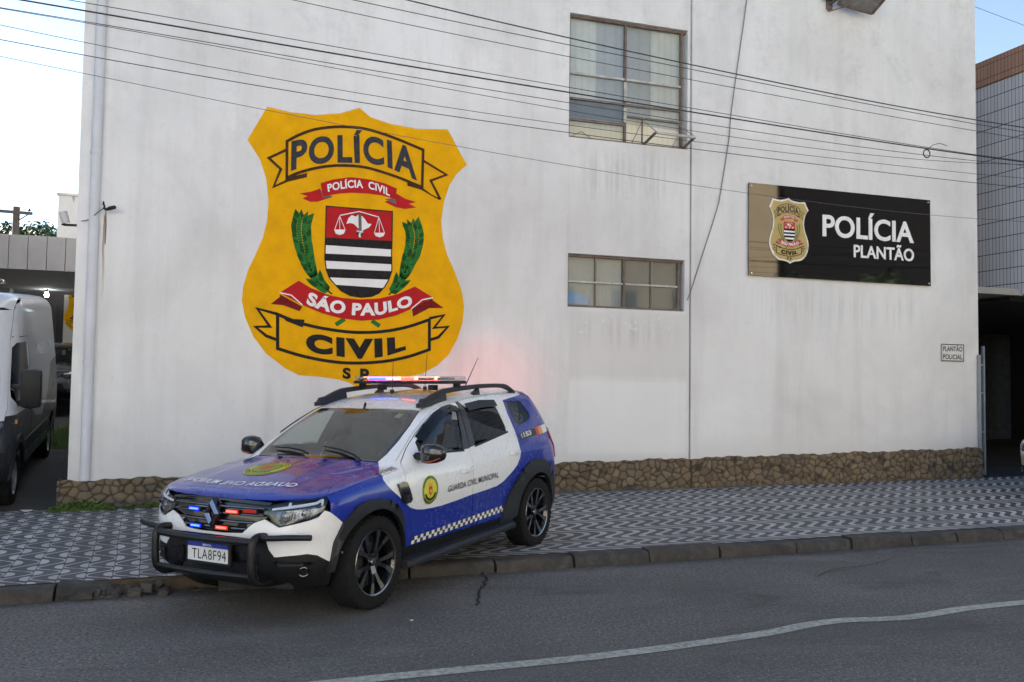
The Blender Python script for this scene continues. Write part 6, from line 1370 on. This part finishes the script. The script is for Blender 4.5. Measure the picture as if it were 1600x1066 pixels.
for i, (x0, x1, h, cl, nm) in enumerate(((-2.0, 12.6, 9.0, (.70, .68, .62), 'long cream row house across the street'), (-24.0, -3.0, 10.5, (.72, .70, .66), 'pale row house across the street, left end'))):  # added unseen; their sunlit fronts bounce light onto the station
    HB = thing('bounce_facade', nm + ' with dark shop windows', 'building', ((x0 + x1) / 2, -23.0, 0), 0, 'row houses across the street'); W_h = x1 - x0
    mb = MB(); mb.box((0, -4, h / 2), (W_h, 8, h)); mb.build('wall', mat('row_render_%s' % ('cream', 'pale')[i], cl, .85, var=.06, scale=1), HB, smooth=0)
    mb = MB(); mb.box((0, -3.9, h + .12), (W_h + .4, 8.6, .24)); mb.build('roof', mat('roof_dark', (.05, .045, .04), .9), HB, smooth=0)
    for k in range(int(W_h / 3)):
        for z in (1.6, 5.2):
            mb = MB(); mb.box((-W_h / 2 + 1.6 + 3 * k, .03, z), (1.5, .1, 1.7)); mb.build('window', MATS['gloss_black'], HB, smooth=0)
mb = grid_sheet(lambda x, y: (x, y, .12), [-60, 0, 60], [-23.0, -19, -14.6]); tag(mb.build('sidewalk_opposite', mat('pale_paving', (.30, .29, .27), .85), smooth=0), kind='structure')
# ------------------------------------------------------------------ vehicles

glass('bar_lens', (.80, .84, .86), 1.5, .03); mat('bar_paint', (.006, .0065, .0075), .42, spec=.4); mat('dark_chrome', (.16, .16, .17), .22, .9)
emit('drl', (.75, .80, .85), .07); emit('led_red_rear', (1.0, .05, .03), 20); mat('lamp_lens', (.10, .105, .115), .08, .6, coat=1.0); mat('mirror_orange', (.30, .045, .012), .35)
fw = Vector((-.7293, -.6837, -.018)).normalized(); up0 = Vector((0, 0, 1)); lf = up0.cross(fw).normalized(); u2 = fw.cross(lf).normalized()
lf, u2 = (lf * math.cos(.010) + u2 * math.sin(.010)), (u2 * math.cos(.010) - lf * math.sin(.010)); 
CARM = Matrix(((fw.x, lf.x, u2.x, 1.525), (fw.y, lf.y, u2.y, -4.110), (fw.z, lf.z, u2.z, .027), (0, 0, 0, 1)))
CAR = thing('patrol_car', 'blue and white municipal guard patrol car with flashing roof lights, half on the sidewalk', 'car', mtx=CARM)
build_car(CAR, 'patrol')
def van_body(x, y, z):
    y = np.abs(y); a = y - VW(z); b = (x - (VF(z) - .16 * (y / 1.0) ** 2.4)) * .8; c = VR(z) - x; d = z - (2.76 - .05 * (y / .9) ** 2 - .20 * np.clip((x - 1.15) / .9, 0, 3) ** 2)
    s = smax(a, b, .26); s = smax(s, c, .12); s = smax(s, d, .22); return smax(s, .34 - z, .06)
VW = tab([.3, .5, .8, 1.2, 1.6, 2.1, 2.6, 2.9], [.97, 1.0, 1.02, 1.025, 1.0, .955, .90, .86], .08)
VF = tab([.3, .45, .8, 1.05, 1.25, 1.5, 1.9, 2.2, 2.5, 2.9], [2.55, 2.66, 2.68, 2.60, 2.40, 2.12, 1.80, 1.56, 1.28, .8], .06)
VR = tab([.3, 2.9], [-2.75, -2.62], .05)
def vsurf(p, proj):
    p = np.asarray(p, float); o = np.zeros((len(p), 3)); d = np.zeros((len(p), 3))
    if proj == 'side': o[:, 0] = p[:, 0]; o[:, 2] = p[:, 1]; o[:, 1] = 1.5; d[:, 1] = -1; t = 1.5
    elif proj == 'top': o[:, :2] = p; o[:, 2] = 3.2; d[:, 2] = -1; t = 2.6
    elif proj == 'front': o[:, 1:] = p; o[:, 0] = 3.2; d[:, 0] = -1; t = 3.4
    else: o[:, 1:] = p; o[:, 0] = -3.2; d[:, 0] = 1; t = 1.5
    return cast(o, d, 0, t, 160, van_body)[0]
def build_van(root):
    global onsurf
    keep = onsurf
    onsurf = lambda p, proj, fn=None: vsurf(p, proj)
    K = dict(fn=van_body)
    W_ = mat('van_white', (.54, .55, .57), .35, coat=.5, var=.05); D_ = mat('van_dark', (.006, .007, .011), .3, coat=.25); B = MATS['black_plastic']
    fx, rx = 1.72, -1.95
    # where the side turns into the front: sampled so both shells meet
    zs2 = [.42, .6, .8, 1.0, 1.15, 1.3, 1.5, 1.7, 1.9, 2.1, 2.3, 2.5]; edge = []
    for z in zs2:
        xs = np.linspace(.6, 2.7, 160); P = vsurf([(x, z) for x in xs], 'side'); n = gradn(P, van_body); k = np.where(n[:, 1] > .62)[0]; edge.append((xs[k[-1]], P[k[-1], 1], z))
    xs = np.linspace(-2.5, edge[-1][0] - .15, 8); ed2 = []
    for x in xs:
        zz = np.linspace(2.2, 2.9, 120); P = vsurf([(x, z) for z in zz], 'side'); n = gradn(P, van_body); k = np.where(n[:, 1] > .62)[0]; ed2.append((x, P[k[-1], 1], zz[k[-1]]))
    side = [(e[0], e[2]) for e in edge] + [(e[0], e[2]) for e in reversed(ed2)] + [(-2.62, 2.5), (-2.64, 1.5), (-2.68, .8), (-2.66, .42), (rx - .46, .42)] + arc(rx, .36, .46, 172, 8) + [(rx + .46, .42), (fx - .48, .42)] + arc(fx, .36, .48, 172, 8) + [(fx + .48, .42)]
    wind = [(1.88, 1.26), (1.98, 1.42), (1.52, 2.02), (1.40, 2.08), (.74, 2.08), (.70, 1.28)]
    dark = [(3, -1), (3, 1.22), (1.30, 1.20), (.62, 1.16), (.1, .98), (-.6, .92), (-1.2, 1.20), (-1.75, 1.65), (-3, 1.75), (-3, -1)]
    fr_h = [(e[1], e[2]) for e in edge]
    top_f = list(reversed([(e[1], e[2]) for e in edge]))
    ff = [(-y, z) for y, z in reversed(top_f)] + top_f
    wsc = [(-.86, 1.32), (.86, 1.32), (.80, 1.75), (.70, 2.10), (-.70, 2.10), (-.80, 1.75)]
    cr = [(e[0], e[1]) for e in ed2]; fe = edge[-1]
    roof = cr + [(fe[0], fe[1])] + [(p[0], p[1]) for p in vsurf([(.5, 2.5), (0, 2.5), (-.5, 2.5)], 'front')] + [(fe[0], -fe[1])] + [(x, -y) for x, y in reversed(cr)]
    rear = [(ed2[0][1], ed2[0][2]), (.88, 2.5), (.95, 1.5), (.97, .8), (.95, .42)]; rear = rear + [(-y, z) for y, z in reversed(rear)]
    body_ = panel_obj('body', [W_, D_, B], root, [panel(side, 'side', [wind] if not m else [wind], [(dark, 1)], .12, mirror=m, **K) for m in (False, True)]
        + [panel(ff, 'front', [wsc], [([(-2, -1), (2, -1), (2, 1.16), (-2, 1.16)], 1)], .12, gap=0, **K), panel(roof, 'top', step=.15, gap=0, **K), panel(rear, 'rear', step=.2, **K)])
    panel_obj('windscreen', [MATS['tinted_glass'], MATS['gloss_black']], root, [panel(wsc, 'front', (), [(wsc, 1), (inset(wsc, .05), 0)], .12, .004, -.006, -.004, **K)], MATS['tinted_glass'])
    for m in (False, True):
        s = -1 if m else 1
        panel_obj('window', [MATS['tinted_glass']], root, [panel(wind, 'side', step=.15, thick=.004, off=-.008, gap=-.006, mirror=m, **K)], MATS['tinted_glass'])
        # panel joints, trims, arches
        panel_obj('joint', [MATS['gloss_black']], root, [panel([(.64, .5), (.652, .5), (.652, 2.16), (.64, 2.16)], 'side', step=.2, thick=.003, off=.0035, gap=0, mirror=m, **K), panel([(.652, 2.148), (1.42, 2.148), (1.42, 2.16), (.652, 2.16)], 'side', step=.2, thick=.003, off=.0035, gap=0, mirror=m, **K)])
        panel_obj('side_trim', [B], root, [panel([(1.18, .62), (-1.42, .62), (-1.42, .78), (1.18, .78)], 'side', step=.2, thick=.02, off=.018, gap=0, mirror=m, **K)])
        panel_obj('wheel_arch', [B], root, [panel([(fx - .53, .42)] + arc(fx, .36, .56, 174, 6) + [(fx + .53, .42)] + arc(fx, .36, .46, 6, 174), 'side', step=.12, thick=.04, off=.02, gap=0, mirror=m, **K)], B)
        mb = MB(); mb.box((1.86, s * 1.16, 1.52), (.16, .24, .50)); mr = mb.build('wing_mirror', B, root, bevel=.06)
        mb = MB(); mb.bar((1.82, s * .96, 1.33), (1.86, s * 1.12, 1.34), .08, .07); mb.bar((1.82, s * .94, 1.55), (1.86, s * 1.10, 1.52), .06, .05); mb.build('mirror_arm', B, mr, bevel=.01)
        mb = MB(); mb.add([(1.775, s * 1.06, 1.32), (1.775, s * 1.26, 1.32), (1.775, s * 1.26, 1.72), (1.775, s * 1.06, 1.72)], [(0, 1, 2, 3)]); mb.build('mirror_glass', MATS['chrome'], mr, smooth=0)
        pj = vsurf([(2.05, 1.12)], 'side')[0]; mb = MB(); mb.box((pj[0], s * (pj[1] + .005), pj[2]), (.08, .02, .045)); mb.build('indicator', MATS['decal_orange'], root, bevel=.006)
        mb = MB(); pj = vsurf([(.84, 1.18)], 'side')[0]; mb.box((pj[0], s * (pj[1] + .02), pj[2]), (.20, .04, .05)); mb.build('handle', B, root, bevel=.01)
        for k in range(6):        # hooded air vents of the cargo box
            x = -.25 - .26 * k; pj = vsurf([(x, 1.90)], 'side')[0]; mb = MB()
            mb.add([(x - .08, s * (pj[1] + .0), 2.02), (x + .08, s * (pj[1] + .0), 2.02), (x + .08, s * (pj[1] + .075), 1.86), (x - .08, s * (pj[1] + .075), 1.86), (x - .08, s * (pj[1]), 1.86), (x + .08, s * pj[1], 1.86)], [(0, 1, 2, 3), (0, 3, 4), (1, 5, 2)])
            vn = mb.build('vent', W_, root, smooth=0); mb = MB(); mb.add([(x - .075, s * (pj[1] + .004), 1.864), (x + .075, s * (pj[1] + .004), 1.864), (x + .075, s * (pj[1] + .07), 1.864), (x - .075, s * (pj[1] + .07), 1.864)], [(0, 1, 2, 3)]); mb.build('opening', MATS['dark_lining'], vn, smooth=0)
        for x in (fx, rx):
            M0 = Matrix.Translation((x, s * .88, .36)) @ Matrix.Rotation(R(-90) * s, 4, 'X'); mb = MB()
            mb.lathe([(.21, -.10), (.30, -.11), (.345, -.09), (.36, -.04), (.36, .04), (.345, .09), (.30, .11), (.215, .10)], 40, 0, M0); wh = mb.build('wheel', MATS['tyre_rubber'], root)
            mb = MB(); mb.lathe([(.22, .09), (.21, .10), (.19, .06), (.14, .075), (.07, .085), (.06, .10), (0, .105)], 40, 0, M0); mb.build('rim', mat('steel_wheel', (.26, .27, .28), .4, .7), wh)
        pl = [(s * .55, .92), (s * .86, .98), (s * .93, 1.12), (s * .86, 1.18), (s * .60, 1.10)]
        panel_obj('headlight', [MATS['reflector']], root, [panel(pl, 'front', step=.1, thick=.02, off=.006, gap=0, **K)])
    panel_obj('front_bumper', [B], root, [panel([(-.90, .40), (.90, .40), (.94, .80), (-.94, .80)], 'front', step=.15, thick=.03, off=.03, gap=0, **K)])
    panel_obj('grille', [MATS['gloss_black']], root, [panel([(-.45, .86), (.45, .86), (.5, 1.05), (-.5, 1.05)], 'front', step=.15, thick=.01, off=.01, gap=0, **K)])
    mb = MB(); mb.box((.0, 0, .50), (4.9, 1.5, .26)); mb.box((-1.1, 0, 1.4), (3.0, 1.7, 1.7)); mb.build('load_box', MATS['dark_lining'], root, bevel=.03)
    mb = MB()
    for y in (-.5, .5): mb.box((.95, y, .95), (.5, .5, .5)); mb.box((.72, y, 1.45), (.16, .48, .8))
    mb.build('seat', MATS['seat_cloth'], root, bevel=.04)
    mb = MB(); mb.box((-.05, 0, 2.90), (.5, 1.1, .06)); mb.build('roof_beacon', MATS['gloss_black'], root, bevel=.02)
    onsurf = keep
VAN = thing('police_van', 'tall white and black van with side vents, parked in the yard driveway', 'van', mtx=Matrix.Translation((-3.56, 2.15, .18)) @ Matrix.Rotation(R(-86.5), 4, 'Z') @ Matrix.Rotation(R(4.3), 4, 'Y'))
build_van(VAN)
SIL = mat('paint_graphite', (.12, .125, .135), .25, .3, coat=1.0, var=.03); BEI = mat('paint_beige', (.42, .40, .37), .3, .4, coat=.7, var=.03)
C2 = thing('parked_car', 'grey car parked at the top of the yard, between van and station corner', 'car', (-3.85, 11.2, zy(11.2)), R(-88), 'parked cars'); build_car(C2, {'paint': SIL, 'src': CAR})
C3 = thing('parked_car', 'pale car standing on the wave tiles at the right picture edge', 'car', (13.72, -2.6, .075), R(180), 'parked cars'); build_car(C3, {'paint': BEI, 'src': CAR})
